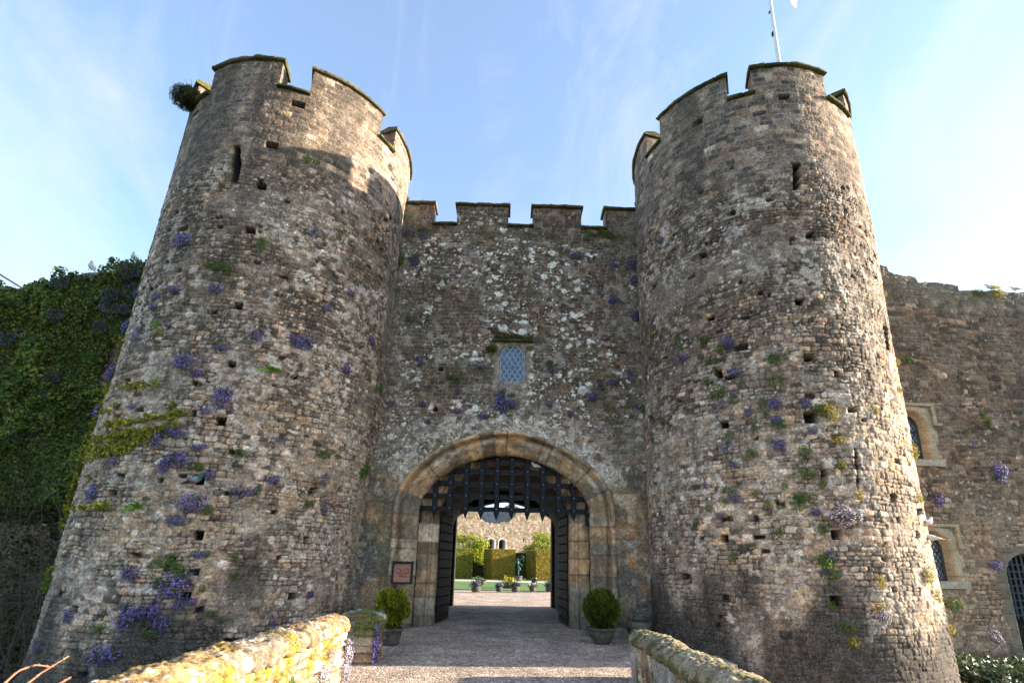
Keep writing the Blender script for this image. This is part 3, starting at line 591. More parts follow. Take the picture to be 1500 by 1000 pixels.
# window
def lattice_window(parent, mpw, cx, z0, z1, hw, depth, glassm, leadm, pitch=.135, fw=.03, framem=None, bar=None):
    def P(x, z, d): return mpw(np.asarray(x, float), np.asarray(d, float)+0*np.asarray(x, float), np.asarray(z, float))
    zs = z1-hw; t = np.linspace(0, math.pi, 20); ox = np.concatenate([[cx+hw], cx+hw*np.cos(t), [cx-hw]]); oz = np.concatenate([[z0], zs+hw*np.sin(t), [z0]])
    w_ = None
    g = G(); 
    fr = []
    for k in range(len(ox)): 
        dx, dz = ox[k]-cx, (oz[k]-zs) if oz[k] > zs-1e-6 else 0; l = math.hypot(dx, dz) or 1; s_ = (l-fw)/l; fr.append((cx+dx*s_, (zs+dz*s_) if oz[k] > zs-1e-6 else oz[k]))
    fr = np.array(fr); a = P(ox, oz, -depth+.05); b = P(fr[:, 0], fr[:, 1], -depth+.05); c = P(fr[:, 0], fr[:, 1], -depth-.02); g.grid(np.stack([a, b, c], 1), (.2, .2, .2))
    bb = np.array([[cx-hw, z0], [cx+hw, z0]]); a = P(bb[:, 0], bb[:, 1], -depth+.05); b = P(bb[:, 0], bb[:, 1]+fw, -depth+.05); c = P(bb[:, 0], bb[:, 1]+fw, -depth-.02); g.grid(np.stack([a, b, c], 1), (.2, .2, .2))
    if bar: x = np.array([cx-hw, cx+hw]); g.grid(np.stack([P(x, x*0+bar-.02, -depth-.0), P(x, x*0+bar-.02, -depth+.03), P(x, x*0+bar+.02, -depth+.03), P(x, x*0+bar+.02, -depth)], 1), (.2, .2, .2))
    w_ = g.build('window', framem or leadm, parent)
    g = G(); m = len(ox); A = P(ox, oz, -depth); B = P(np.full(m, cx), np.clip(oz, z0, zs), -depth); g.grid(np.stack([A, B], 1), (.1, .2, .3)); 
    g.build('glass', glassm, w_)
    g = G(); s = pitch
    for sg in (1, -1):
        for k in range(-16, 17):
            tt = np.linspace(-2, 2, 161); x = cx+tt*.62; z = z0+k*s*1.25+sg*tt*1.0+(z1-z0)/2; ins = arch_dist(x, z, cx, z0, z1, hw-.01) < 0
            if ins.sum() < 2: continue
            i = np.where(ins)[0]; x, z = x[[i[0], i[-1]]], z[[i[0], i[-1]]]; dx, dz = x[1]-x[0], z[1]-z[0]; l = math.hypot(dx, dz); nx, nz = -dz/l*.009, dx/l*.009
            g.grid(np.stack([P(x+nx, z+nz, -depth+.004), P(x+nx, z+nz, -depth+.016), P(x-nx, z-nz, -depth+.016), P(x-nx, z-nz, -depth+.004)], 1), (.4, .4, .4))
    g.build('lattice', leadm, w_); return w_
lattice_window(gate, mp_gate, WX, WZ0, WZ1, WW-.015, .13, M_glass, M_lead, .20, .022)

# door leaves, standing open inside the passage
for sx in (-1, 1):
    hx, hy = sx*1.80, 14.62; ex, ey = sx*(1.60 if sx < 0 else 1.70), 16.0
    dr = empty('door', (hx, hy, 0)); dr.parent = gate; bpy.context.view_layer.update(); dr.matrix_parent_inverse = gate.matrix_world.inverted()
    g = G(); Ln = math.hypot(ex-hx, ey-hy); ang = math.atan2(ey-hy, ex-hx); Mt = Matrix.Translation((hx, hy, .04))@Matrix.Rotation(ang, 4, 'Z'); Mt = np.array(Mt)
    for k in range(9): x0 = k*Ln/9; g.box(x0+.006, x0+Ln/9-.006, -.035, .035+.004*(k % 2), 0, 3.35, (.02, .02, .025), Mt)
    g.build('door_planks', M_oak_shade, dr, False)
    g = G()
    for i in (0, 3, 6): g.box(.02, Ln-.02, -.045, .045, .25+i*.45, .36+i*.45, (.02, .02, .025), Mt)
    g.build('ledge', M_oak_shade, dr, False)
    g = G(); s_ = .075
    for i in range(13):
        for j in range(9):
            c = Mt@np.array([(.06+.06*(i % 2))+j*(Ln-.2)/8, (-.045 if sx < 0 else .045), .14+i*.25, 1]); g.sphere(c[:3], .020, (.1, .1, .1), 6)
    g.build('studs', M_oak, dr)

# ------------------------------------------------------------------ portcullis
YP = 13.92
pc = tag(empty('portcullis', (0, YP, 2.6)), 'black oak portcullis with pointed bar ends hanging half raised in the archway', 'portcullis')
xs = [at_y(x, 752, YP)[0] for x in (613, 636, 658, 681.5, 704, 727, 749, 772, 795, 818, 840, 861)]
zr = [at_y(737, y, YP)[2] for y in (746, 727.5, 709, 690.5, 673, 656)]
def arch_top(x): 
    q = 1-min(1, abs(x-AC)/(AA+.14))**AP; return AZ+(AB+.1)*max(q, 0)**(1/AP)+.04
for k, x in enumerate(xs):
    g = G(); hw = .074; zt = arch_top(x); zb = zr[0]-.30 if k in (0, 11) else zr[0]-.24-.02*(k % 3); y0, y1 = YP-.05, YP+.015; x += .004*math.sin(k*2.1)
    n = 40; zz = np.linspace(zb+.17, zt, n); wob = .008*np.sin(zz*7+k)+.006*np.sin(zz*17+2*k)
    P = np.stack([np.stack([x-hw+wob, np.full(n, y1), zz], -1), np.stack([x-hw+.012+wob, np.full(n, y0), zz], -1), np.stack([x+hw-.012+wob*.6, np.full(n, y0), zz], -1), np.stack([x+hw+wob*.6, np.full(n, y1), zz], -1)], 0)
    g.grid(P, (.02, .02, .025), closed=True)
    if k in (0, 11): g.box(x-hw, x+hw, y0, y1, zb-.08, zb+.17, (.02, .02, .02))
    else:
        b = [(x-hw, y1), (x-hw+.012, y0), (x+hw-.012, y0), (x+hw, y1)]; tip = (x, (y0+y1)/2, zb-.03)
        V = [(p, q, zb+.17) for p, q in b]+[tip]; g.raw(V, [(0, 1, 4, 4), (1, 2, 4, 4), (2, 3, 4, 4), (3, 0, 4, 4)], (.02, .02, .025))
    g.build('vertical_bar', M_oak, pc, False)
    g = G(); 
    for z in zr:
        if z < zt-.08: g.sphere((x, y0-.006, z), .019, (.3, .3, .3), 8)
    o = g.build('rivets', M_iron, pc)
for z in zr:
    q = max(0, 1-(max(z-AZ, 0)/(AB+.1))**AP); h = (AA+.12)*q**(1/AP); g = G(); n = 60; xx = np.linspace(-h, h, n); wb = .006*np.sin(xx*6+z*3)
    P = np.stack([np.stack([xx, np.full(n, YP+.018), z-.060+wb], -1), np.stack([xx, np.full(n, YP+.12), z-.060+wb], -1), np.stack([xx, np.full(n, YP+.12), z+.060+wb], -1), np.stack([xx, np.full(n, YP+.018), z+.060+wb], -1)], 0)
    g.grid(P, (.02, .02, .02), closed=True); g.build('horizontal_bar', M_oak, pc, False)

# ------------------------------------------------------------------ bronze plaque
p = at_y(589.5, 839, YG-.16); sg = tag(empty('plaque', tuple(p)), 'square copper coloured relief plaque in a black frame on the left gate jamb', 'plaque')
g = G(); s = .255
for a in ((-s, s, .035+s-.07, s+.01), (-s, s, -s, -s+.05)): g.box(p[0]+a[0], p[0]+a[1], p[1]-.05, p[1]+.05, p[2]+a[2], p[2]+a[3])
for a in ((-s, -s+.05), (s-.05, s)): g.box(p[0]+a[0], p[0]+a[1], p[1]-.05, p[1]+.05, p[2]-s+.05, p[2]+s-.035)
g.box(p[0]-s-.02, p[0]+s+.05, p[1]-.10, p[1]+.05, p[2]+s+.012, p[2]+s+.03)
g.build('frame', M_frame, sg, False)
g = G(); U = np.linspace(-s+.05, s-.05, 90); UU, ZZ = np.meshgrid(U, U, indexing='ij'); hgt = 0*UU
for (cx, cz, rr, ww) in ((-.09, .07, .06, .018), (.11, .07, .06, .018), (.01, .09, .03, .03), (-.03, -.02, .05, .016), (.06, -.03, .05, .016)):
    hgt += .022*np.exp(-((np.hypot(UU-cx, (ZZ-cz)*1.1)-rr)/ww)**2)
hgt += .016*ss(.14, .15, np.maximum(abs(UU), abs(ZZ))+.0)*0+.012*(fbm(UU*25, ZZ*25, 3)-.5)*(np.abs(ZZ+.12) < .04); hgt += .018*(np.maximum(abs(UU), abs(ZZ)) > .187)
g.grid(np.stack([p[0]+UU, p[1]-.028-hgt, p[2]+ZZ], -1), (.4, .2, .1)); g.build('relief', M_bronze, sg)

# ================================================================== CURTAIN WALLS
def curtain(name, label, x0, y0, ang, L_, ztop, seed, fine, zb=-1.75, extra=None, flip=1):
    ca, sa = math.cos(ang), math.sin(ang)
    def mp(u, d, z): d = d*flip; return np.stack([x0+u*ca+d*sa+0*z, y0+u*sa-d*ca+0*z, z+0*u], -1)
    Mx = Masonry(seed, zb, 12, -1, L_+1, lambda v, r: r.uniform(.12, .2) if v > 9 else r.uniform(.08, .17), lambda v, r: r.uniform(.16, .5) if v > 9 else r.uniform(.11, .36), .085, .017)
    def skin(u, v):
        d, r1, r2, r3, tu, tv = Mx.ev(u, v); n1 = fbm(u*.4, v*.4, seed); n2 = fbm(u*1.5, v*1.5, seed+1); n3 = fbm(u*7, v*7, seed+2); n4 = fbm(u*20, v*24, seed+3, 3)
        h = np.clip(d/.02, 0, 1)**.6; disp = .018*(h-1)+(r2-.5)*.03*h+(n4-.5)*.016+(n3-.5)*.018+(n1-.5)*.12
        lo = 1-ss(2, 5, v+(n1-.5)*3)
        col = pick(r1, ['black', 'dark', 'brown', 'rust', 'tan', 'grey', 'pale'], [.08*(1-lo), .25*(1-.7*lo), .34-.1*lo, .06+0*v, .16+.25*lo, .08+.1*lo, .03+.12*lo])*(.66+.68*r2)[..., None]
        col = lerp(col, lerp(np.array([.115, .092, .070]), np.array([.21, .175, .13]), lo[..., None]), (.25+.45*ss(.35, .7, n2))[..., None])
        mk = (1-ss(.006, .02, d))*(.3+.5*ss(.4, .6, n2)); col = lerp(col, np.array([.22, .19, .15]), mk[..., None])
        dk = (1-ss(.002, .014, d))*ss(.5, .62, fbm(u*2.3, v*2.3, seed+8, 3)); col = lerp(col, np.array([.02, .016, .012]), (.85*dk)[..., None])
        sp = spots(u, v, seed+14, .22, .4, .015, .05, 1.2)*ss(.4, .6, fbm(u, v, seed+12, 2)); col = lerp(col, np.array([.5, .48, .42]), (sp*.8)[..., None])
        zt = np.interp(u, ztop[0], ztop[1]); tp = ss(1.1, .2, zt-v+(n2-.5)*1.2); col = lerp(col, np.array([.17, .175, .135])*(.6+.8*n3)[..., None], (tp*.65)[..., None])
        sc = ss(.52, .68, fbm(u*1.1, v*.35, seed+17, 4))*.5*(1-lo); col = lerp(col, np.array([.05, .043, .035]), sc[..., None])
        col = col*(.74+.52*n3)[..., None]
        col = tone(col*(.4+1.2*fbm(u*30, v*36, seed+88, 3))[..., None], .74, (1.22, 1.10, .98))
        if extra is not None: disp, col = extra(u, v, disp, col)
        return disp, col
    root = tag(empty(name, (x0, y0, 0), ang), *label); g = G()
    Uf = np.arange(fine[0], fine[1], .028); U = np.concatenate([np.arange(0, fine[0], .15), Uf, np.arange(fine[1], L_, .15)]); T = np.linspace(0, 1, int((np.max(ztop[1])-zb)/.028))
    zt = np.interp(U, ztop[0], ztop[1])+(fbm(U*2.2, U*0, seed+50, 3)-.5)*.16; ZZ = zb+T[None]*(zt[:, None]-zb); eval_surf(g, mp, skin, U, ZZ)
    t = np.linspace(0, -1.1, 9); D, C = skin(U, zt); dd = D[:, None]+(t[None])*(1+0*D[:, None]); g.grid(mp(np.broadcast_to(U[:, None], dd.shape), dd, zt[:, None]+.08*(fbm(U[:, None]*6, dd*6, 3, 3)-.5)), np.repeat((C*np.array([.6, .65, .4]))[:, None], 9, 1))
    U2 = U[::6]; P = np.stack([mp(U2, -1.1+0*U2, zb+0*U2), mp(U2, -1.1+0*U2, np.interp(U2, U, zt))], 1); g.grid(P, (.15, .13, .1))
    for uu, zz in ((U[0], zt[0]), (U[-1], zt[-1])):
        a = np.array([uu, uu]); g.grid(np.stack([mp(a, np.array([0, -1.1]), np.array([zb, zb])), mp(a, np.array([0, -1.1]), np.array([zz, zz]))], 1), (.15, .13, .1))
    g.build('wall', M_stone, root); return root, mp, skin
# right wall frame: origin at tower, runs right and recedes
ANG = R_(4.0); RX0, RY0 = 8.0, 14.0
def on_right(px, py):
    d = ray(px, py); nx, ny = math.sin(ANG), -math.cos(ANG); t = ((RX0-0)*nx+(RY0-0)*ny)/(d[0]*nx+d[1]*ny); P = CAM+t*d
    return (P[0]-RX0)*math.cos(ANG)+(P[1]-RY0)*math.sin(ANG), P[2]
tr = [on_right(x, y) for x, y in ((1288, 387), (1300, 391), (1302, 396), (1318, 403), (1342, 405), (1344, 412), (1402, 418), (1404, 424), (1440, 426), (1500, 428))]
ztR = (np.array([-1.]+[a for a, b in tr]+[30.]), np.array([tr[0][1]]+[b for a, b in tr]+[tr[-1][1]-.2]))
w1 = (on_right(1337, 640)[0], on_right(1345, 672)[1], on_right(1340, 604)[1]); w2 = (on_right(1372, 820)[0], on_right(1382, 850)[1], on_right(1372, 782)[1])
dcx, dz1 = on_right(1497, 830)[0]+.12, on_right(1492, 812)[1]; dz0 = -1.75
W1H, W2H, DH = .42, .42, .62
def extraR(u, v, disp, col):
    for (cx, z0, z1), hw in ((w1, W1H), (w2, W2H)):
        wd = arch_dist(u, v, cx, z0, z1, hw)
        q = ss(.34, .30, wd+.04*np.sign(np.sin(v*9)))*(v > z0-.02); c = np.array([.40, .33, .23])*(.8+.4*fbm(u*3, v*8, 5)[..., None]); jt = (np.abs(np.mod(v, .34)-.17) < .008)
        c = np.where(jt[..., None], c*.6, c); col = lerp(col, c, q[..., None]); disp = lerp(disp, .012+0*disp, q)
        cham = np.clip(-wd/.10+1, 0, 1)*(wd < .10)  # splayed reveal
        disp = np.where(wd < .10, .012-.30*ss(.10, -.02, wd), disp)
    wd = arch_dist(u, v, dcx, dz0-1, dz1, DH); q = ss(.30, .26, wd+.03*np.sign(np.sin(v*8))); jt = (np.abs(np.mod(v, .4)-.2) < .01); c = np.array([.17, .15, .115])*(.7+.6*fbm(u*3, v*3, 8)[..., None]); c = np.where(jt[..., None], c*.5, c)
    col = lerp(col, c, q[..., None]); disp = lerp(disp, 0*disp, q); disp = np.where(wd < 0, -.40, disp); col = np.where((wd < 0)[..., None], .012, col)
    return disp, col
cwR, mpR, skR = curtain('curtain_wall', ('long brown rubble curtain wall with leaded windows right of the towers', 'wall'), RX0, RY0, ANG, 24., ztR, 83, (0, 9.5), extra=extraR)
for (cx, z0, z1), hw, gm in ((w1, W1H, M_glass2), (w2, W2H, M_glass2)):
    wi = lattice_window(cwR, mpR, cx, z0, z1, hw, .26, gm, M_leaddk, .15, .045, M_leaddk, z0+(z1-z0)*.62)
    g = G()  # square hood mould and sill
    def bx(u0, u1, d0, d1, z0_, z1_, c): 
        V = np.array([mpR(np.array(a), np.array(b), np.array(cc)) for cc in (z0_, z1_) for b in (d1, d0) for a in (u0, u1)]); g.raw(V, [(0, 2, 3, 1), (4, 5, 7, 6), (0, 1, 5, 4), (2, 6, 7, 3), (0, 4, 6, 2), (1, 3, 7, 5)], c)
    H = hw+.28; sc = (.34, .28, .19)
    bx(cx-H-.10, cx+H+.10, -.03, .07, z1+.20, z1+.28, sc); bx(cx+H, cx+H+.10, -.03, .06, z1-.30, z1+.20, sc); bx(cx-H-.10, cx-H, -.03, .06, z1-.30, z1+.20, sc); bx(cx+H, cx+H+.26, -.03, .055, z1-.38, z1-.301, sc); bx(cx-H-.26, cx-H, -.03, .055, z1-.38, z1-.301, sc)
    g.build('hood_mould', M_ash, wi, False); g = G(); bx(cx-H-.12, cx+H+.12, -.16, .05, z0-.20, z0-.01, (.34, .31, .25)); g.build('sill', M_ash, wi, False)
dd = empty('barred_door', tuple(mpR(np.array(dcx), np.array(-.2), np.array(-1.7)))); dd.parent = cwR; bpy.context.view_layer.update(); dd.matrix_parent_inverse = cwR.matrix_world.inverted()
g = G()
for k in range(8):
    u = dcx-DH+.08+k*.155; zt = dz1-DH+math.sqrt(max(.0, DH**2-(u-dcx)**2)); P = mpR(np.array([u, u]), np.array([-.15, -.15]), np.array([.45, zt])); g.tube(P, .028, (.03, .04, .05), 4)
for z in np.arange(.55, dz1-.1, .19): h = DH if z < dz1-DH else math.sqrt(max(0, DH**2-(z-dz1+DH)**2)); P = mpR(np.array([dcx-h, dcx+h]), np.array([-.17, -.17]), np.array([z, z])); g.tube(P, .024, (.03, .04, .05), 4)
g.build('grille', mat_plain('blue_grey_iron', (.05, .075, .09), .5), dd, False)

# left wall
LX0, LY0 = -9.0, 14.6
def on_left(px, py): P = at_y(px, py, LY0); return LX0-P[0], P[2]
tl = [on_left(x, y) for x, y in ((205, 384), (172, 384), (168, 398), (100, 402), (88, 410), (60, 414), (28, 422), (0, 422))]
ztL = (np.array([-1.]+[a for a, b in tl]+[30.]), np.array([tl[0][1]]+[b for a, b in tl]+[tl[-1][1]]))
LANG = math.pi
root, mpL, skL = curtain('curtain_wall', ('tall ivy covered curtain wall left of the towers', 'wall'), LX0, LY0, math.pi, 20., ztL, 97, (0, 8), flip=-1)

# ================================================================== GROUND, BRIDGE PATH, COURTYARD
def sheet(name, x0, x1, y0, y1, z, mat, nx=2, ny=2, amp=0, zb=None):
    g = G(); X = np.linspace(x0, x1, nx); Y = np.linspace(y0, y1, ny); XX, YY = np.meshgrid(X, Y, indexing='ij')
    ZZ = z+amp*(fbm(XX*.7, YY*.7, 7, 4)-.5)*(np.minimum(np.minimum(XX-x0, x1-XX), np.minimum(YY-y0, y1-YY)) > .01)
    g.grid(np.stack([XX, YY, ZZ], -1)[:, ::1], (.2, .2, .2))
    if zb is not None:
        for a, b in (((x0, y0), (x1, y0)), ((x1, y0), (x1, y1)), ((x1, y1), (x0, y1)), ((x0, y1), (x0, y0))):
            g.raw([(*a, zb), (*b, zb), (*b, z), (*a, z)], [(0, 1, 2, 3)], (.2, .2, .2))
    o = g.build(name, mat, None, True); o['kind'] = 'structure'; return o
sheet('ground', -900, 900, -900, 900, -1.75, M_earth)
sheet('path', -2.75, 2.4, -4, 9.6, 0, M_gravel, 60, 140, .05, -1.74)
sheet('forecourt', -4.5, 4.1, 9.6, 13.95, 0, M_gravel, 60, 40, .05, -1.74)
sheet('passage_floor', -2.1, 2.1, 13.95, 21.32, 0.0, M_gravel, 30, 60, .03, -1.74)
sheet('courtyard', -26, 30, 21.32, 130, 0.0, M_gravel, 2, 2, 0, -1.74)
sheet('lawn', -26, 30, 32.4, 46.5, .05, M_lawn, 40, 20, .03, 0.001)
sheet('garden_path', -26, 30, 46.6, 51.5, .03, M_paving)
sheet('lawn', -26, 30, 51.6, 62, .04, M_lawn, 2, 2)

# ------------------------------------------------------------------ parapets of the bridge
def parapet(name, label, xin, sgn, y0, y1, zt, w, seed, style, yf0):
    """sgn=-1: body extends to -x from the inner face. Profile runs inner foot -> cap -> outer foot"""
    pr = [(0, 0), (0, zt-.17), (-.035, zt-.17), (-.055, zt-.12), (-.03, zt-.04), (.05, zt+.01), (w*.5, zt+.035), (w-.05, zt), (w+.05, zt-.06), (w+.05, zt-.17), (w, zt-.18), (w, -1.74)]
    pr = np.array(pr); fine = .013; seg = []
    for k, (a, b) in enumerate(zip(pr[:-1], pr[1:])):
        n = max(2, int(np.hypot(*(b-a))/(fine if k < 9 else .06))); seg.append(a+(b-a)*np.linspace(0, 1, n, endpoint=False)[:, None])
    P = np.vstack(seg+[pr[-1:]]); q = np.concatenate([[0], np.cumsum(np.hypot(*np.diff(P, axis=0).T))]); T = np.gradient(P, axis=0); T /= np.linalg.norm(T, axis=1)[:, None]+1e-9; N = np.stack([-T[:, 1], T[:, 0]], 1)
    Y = np.concatenate([np.arange(y0, yf0, .10), np.arange(yf0, y1, fine), [y1]]) if yf0 > y0 else np.arange(y0, y1, fine)
    YY = np.broadcast_to(Y[:, None], (len(Y), len(P))); QQ = np.broadcast_to(q[None], YY.shape); zz = np.broadcast_to(P[None, :, 1], YY.shape)
    cap = ss(zt-.19, zt-.165, zz)
    Mw = Masonry(seed, -.5, 6, y0-1, y1+1, lambda v, r: r.uniform(.07, .15), lambda v, r: r.uniform(.08, .26), .10, .016); Mc = Masonry(seed+5, -9, 9, y0-1, y1+1, lambda v, r: 20., lambda v, r: r.uniform(.28, .6), .03, .016)
    d, r1, r2, r3, tu, tv = Mw.ev(YY, QQ); dc, c1, c2, c3, _, _ = Mc.ev(YY, QQ*0+.2)
    n2 = fbm(YY*2, QQ*2, seed); n3 = fbm(YY*8, QQ*8, seed+2); n4 = fbm(YY*26, QQ*26, seed+3, 4); n1 = fbm(YY*1.1, QQ*1.3, seed+7, 3)
    h = np.clip(d/.03, 0, 1)**.55; dw = .035*(h-1)+(r2-.5)*.045*h+(n4-.5)*.02+(n3-.5)*.03; dcap = -.010*(1-ss(0, .016, dc))+(c2-.5)*.022+(n3-.5)*.05+(n4-.5)*.045+(n2-.5)*.05
    D = lerp(dw, dcap, cap)
    if style == 'lichen':
        cw = pick(r1, ['tan', 'pale', 'white', 'grey', 'gold'], [.25+0*d, .30, .2, .15, .1])*(.75+.5*r2)[..., None]; cw = np.where((d < .012)[..., None], cw*.45, cw)
        cc = pick(c1, ['tan', 'gold', 'grey', 'pale'], [.35+0*d, .25, .2, .2])*(.8+.4*n3)[..., None]
        cc = lerp(cc*.85, np.array([.12, .09, .05]), (ss(.50, .60, fbm(YY*9, QQ*9, seed+31, 4))*.7)[..., None]); cc = np.where((dc < .009)[..., None], cc*.6, cc); C = lerp(cw, cc, cap[..., None])
        yl = ss(.47, .53, fbm(YY*3.2, QQ*4, seed+11, 4)+.10*ss(.30, .06, np.abs(zz-(zt-.24)))-.13*ss(.42, .62, zt-zz)-.11*cap-.02); nm = ss(.3, .7, fbm(YY*34, QQ*34, seed+12, 3))[..., None]
        C = lerp(C, lerp(np.array([.09, .06, .010]), np.array([.40, .265, .022]), nm), ((yl*ss(.36, .50, fbm(YY*20, QQ*20, seed+33, 4)))*.9)[..., None]); D = D+yl*.012*(n4)
        wl = spots(YY, QQ, seed+14, .12, .4, .012, .04); C = lerp(C, np.array([.62, .60, .54]), (wl*(1-yl)*.9)[..., None])
    elif style == 'moss':
        C = pick(r1, ['tan', 'grey', 'brown', 'pale'], [.3+0*d, .3, .2, .2])*(.75+.5*r2)[..., None]; C = np.where((d < .012)[..., None], C*.4, C)
        ms = ss(.40, .55, n1+.12*cap+.05)*ss(zt-.45, zt-.2, zz); C = lerp(C, lerp(np.array([.04, .055, .012]), np.array([.13, .14, .03]), n4[..., None]), (ms*.92)[..., None]); D = D+ms*.02*n4
        li = ss(.56, .64, fbm(YY*5, QQ*5, seed+15, 4))*cap; C = lerp(C, np.array([.36, .36, .31]), (li*.8)[..., None])
    else:
        cw = pick(r1, ['brown', 'grey', 'tan', 'pale'], [.3+0*d, .35, .2, .15])*(.75+.5*r2)[..., None]; st = ss(.5, .62, fbm(YY*3, QQ*.8, seed+9, 4)); cw = lerp(cw, np.array([.36, .35, .31]), (st*.7)[..., None]); D = lerp(D, (n4-.5)*.02+(n3-.5)*.02, (1-cap)*.8)
        cc = lerp(np.array([.20, .155, .095]), np.array([.34, .28, .18]), n3[..., None])*(.7+.5*c2)[..., None]; cc = np.where((dc < .014)[..., None], cc*.3, cc); C = lerp(cw, cc, cap[..., None])
        ms = ss(.46, .60, fbm(YY*4, QQ*3, seed+11, 4)+.22*ss(zt-.02, zt-.14, zz)*cap-.04); C = lerp(C, lerp(np.array([.035, .035, .010]), np.array([.13, .115, .03]), n4[..., None]), (ms*cap*.9)[..., None])
    C = C*(.75+.5*n3)[..., None]
    def mk(Dv, Yv): return np.stack([xin+sgn*(P[None, :, 0]+N[None, :, 0]*Dv*1.0), Yv+0*Dv, P[None, :, 1]+N[None, :, 1]*Dv], -1)
    g = G(); 
    # round the far end over
    e = ss(y1-.10, y1, YY); Dn = D-e*.05
    g.grid(mk(Dn, YY+(n3-.5)*.0), C)
    for idx, sg_ in ((-1, 1), (0, -1)):
        a = mk(Dn, YY)[idx]; m = 26; t = np.linspace(0, 1, m); cx = xin+sgn*w/2
        R = a[:, None]*(1-t)[None, :, None]+np.stack([np.full(len(a), cx), a[:, 1], a[:, 2]], -1)[:, None]*t[None, :, None]
        nn_ = fbm(R[..., 0]*9, R[..., 2]*9, seed+20, 4); R[..., 1] += sg_*((nn_-.5)*.08+.03*np.sin(t*1.57)[None]); g.grid(R, np.repeat(C[idx][:, None], m, 1)*(.7+.6*nn_)[..., None])
    return tag(g.build(name, M_stone, None), *label)
parapet('parapet', ('sunlit low parapet crusted with yellow lichen, left of the path', 'wall'), -2.15, -1, -1.5, 7.75, .83, .44, 201, 'lichen', 2.9)
parapet('parapet', ('short mossy stub of parapet beside the left pot', 'wall'), -2.04, -1, 8.85, 9.75, .73, .62, 211, 'moss', 8.85)
parapet('parapet', ('low parapet with brown rounded coping, right of the path', 'wall'), 1.92, 1, -1.5, 8.3, .67, .42, 221, 'brown', 3.2)
g = G()
for (x, y, w_, d_, h_) in ((2.62, 12.6, .55, .5, .24), (2.3, 12.95, .6, .4, .42), (3.15, 12.5, .5, .55, .36)):
    k = 14; a = np.linspace(0, 2*math.pi, 25)[:-1]; t = np.linspace(0, 1, k); 
    P = np.stack([x+np.sign(np.cos(a))[:, None]*np.abs(np.cos(a))[:, None]**.5*w_/2*(1-.1*t[None]**6), y+np.sign(np.sin(a))[:, None]*np.abs(np.sin(a))[:, None]**.5*d_/2*(1-.1*t[None]**6), h_*t[None]+0*a[:, None]], -1); P = np.concatenate([P, np.broadcast_to([x, y, h_*1.02], (24, 1, 3))], 1)
    n = fbm(P[..., 0]*6+P[..., 1]*4, P[..., 2]*8, 9)[..., None]; o = G(); o.grid(P+(n-.5)*.04, lerp(np.array([.05, .055, .035]), np.array([.22, .22, .19]), n), closed=True)
    ob = o.build('stone_block', M_ash, None); tag(ob, {2.62: 'low dark stone block nearest the right potted conifer', 2.3: 'grey stone block behind the right potted conifer', 3.15: 'worn stone block between right potted conifer and right tower'}[x], 'stone block')

# ================================================================== PLANTS
rs = np.random.RandomState(7)
def clump_mesh(kind, seed):
    r = np.random.RandomState(seed); n = dict(purple=260, green=300, fern=120, yellow=280, grey=260, white=240)[kind]
    D = r.normal(size=(n, 3)); D[:, 1] = np.abs(D[:, 1]); D /= np.linalg.norm(D, axis=1)[:, None]
    lob = 1+.28*np.sin(D[:, 0]*5+seed)*np.cos(D[:, 2]*4+seed*2); rad = (.35+.65*r.rand(n)**.5)*lob
    P = D*rad[:, None]*np.array([1.05, .62, .9]); P[:, 2] -= .25*P[:, 1]+.15*(r.rand(n)**3)
    base = dict(purple=(.055, .10, .028), green=(.10, .19, .03), fern=(.20, .40, .045), yellow=(.26, .24, .03), grey=(.13, .15, .10), white=(.06, .11, .03))[kind]
    c = np.array(base)*(.5+1.0*r.rand(n))[:, None]*np.array([1, 1, 1]); c[:, 0] *= .8+.6*r.rand(n)
    g = G(); 
    if kind == 'fern':
        for k in range(16):
            a = r.uniform(-1.35, 1.35); t = np.linspace(0, 1, 9); L_ = r.uniform(.9, 1.3); dy = r.uniform(.4, .8)
            x = np.sin(a)*t*L_; y = dy*np.sin(t*1.4)*.8; z = np.cos(a)*t*L_*.9-.6*t*t; w_ = .09*np.sin(np.clip(t*1.05+.08, 0, 1)*math.pi)+.012
            S = np.stack([np.stack([x-w_*np.cos(a), y, z+w_*np.sin(a)], -1), np.stack([x, y-.03, z], -1), np.stack([x+w_*np.cos(a), y, z-w_*np.sin(a)], -1)], 0); g.grid(S, np.array(base)*r.uniform(.6, 1.3))
    else: g.leaves(P, .10 if kind != 'grey' else .07, c, D, .5, 1.6, r)
    if kind not in ('fern',):   # a few woody stalks at the root
        for k in range(5): e = P[r.randint(n)]; g.tube([(0, -.05, 0), tuple(e*.5), tuple(e*.9)], [.02, .012, .006], (.08, .06, .04), 4)
    me = g.mesh('foliage', M_leaf); fl = None
    if kind in ('purple', 'white', 'grey'):
        m = dict(purple=300, white=320, grey=150)[kind]; D = r.normal(size=(m, 3)); D[:, 1] = np.abs(D[:, 1])+.15; D /= np.linalg.norm(D, axis=1)[:, None]; lob = 1+.28*np.sin(D[:, 0]*5+seed)*np.cos(D[:, 2]*4+seed*2)
        sel = (np.sin(D[:, 0]*7+seed)+np.sin(D[:, 2]*6+seed*1.7)+r.rand(m)*1.6 > -.9); D = D[sel]; lob = lob[sel]; m = len(D)
        P = D*(lob*(.92+.16*r.rand(m)))[:, None]*np.array([1.05, .66, .9]); P[:, 2] -= .25*P[:, 1]
        bc = dict(purple=(.25, .18, .54), white=(.62, .50, .66), grey=(.22, .19, .42))[kind]; c = np.array(bc)*(.55+.9*r.rand(m))[:, None]; c[r.rand(m) < .12] = (.45, .38, .70)
        g = G(); g.leaves(P, .062, c, D, .9, .8, r); fl = g.mesh('flowers', M_petal, False)
    return me, fl
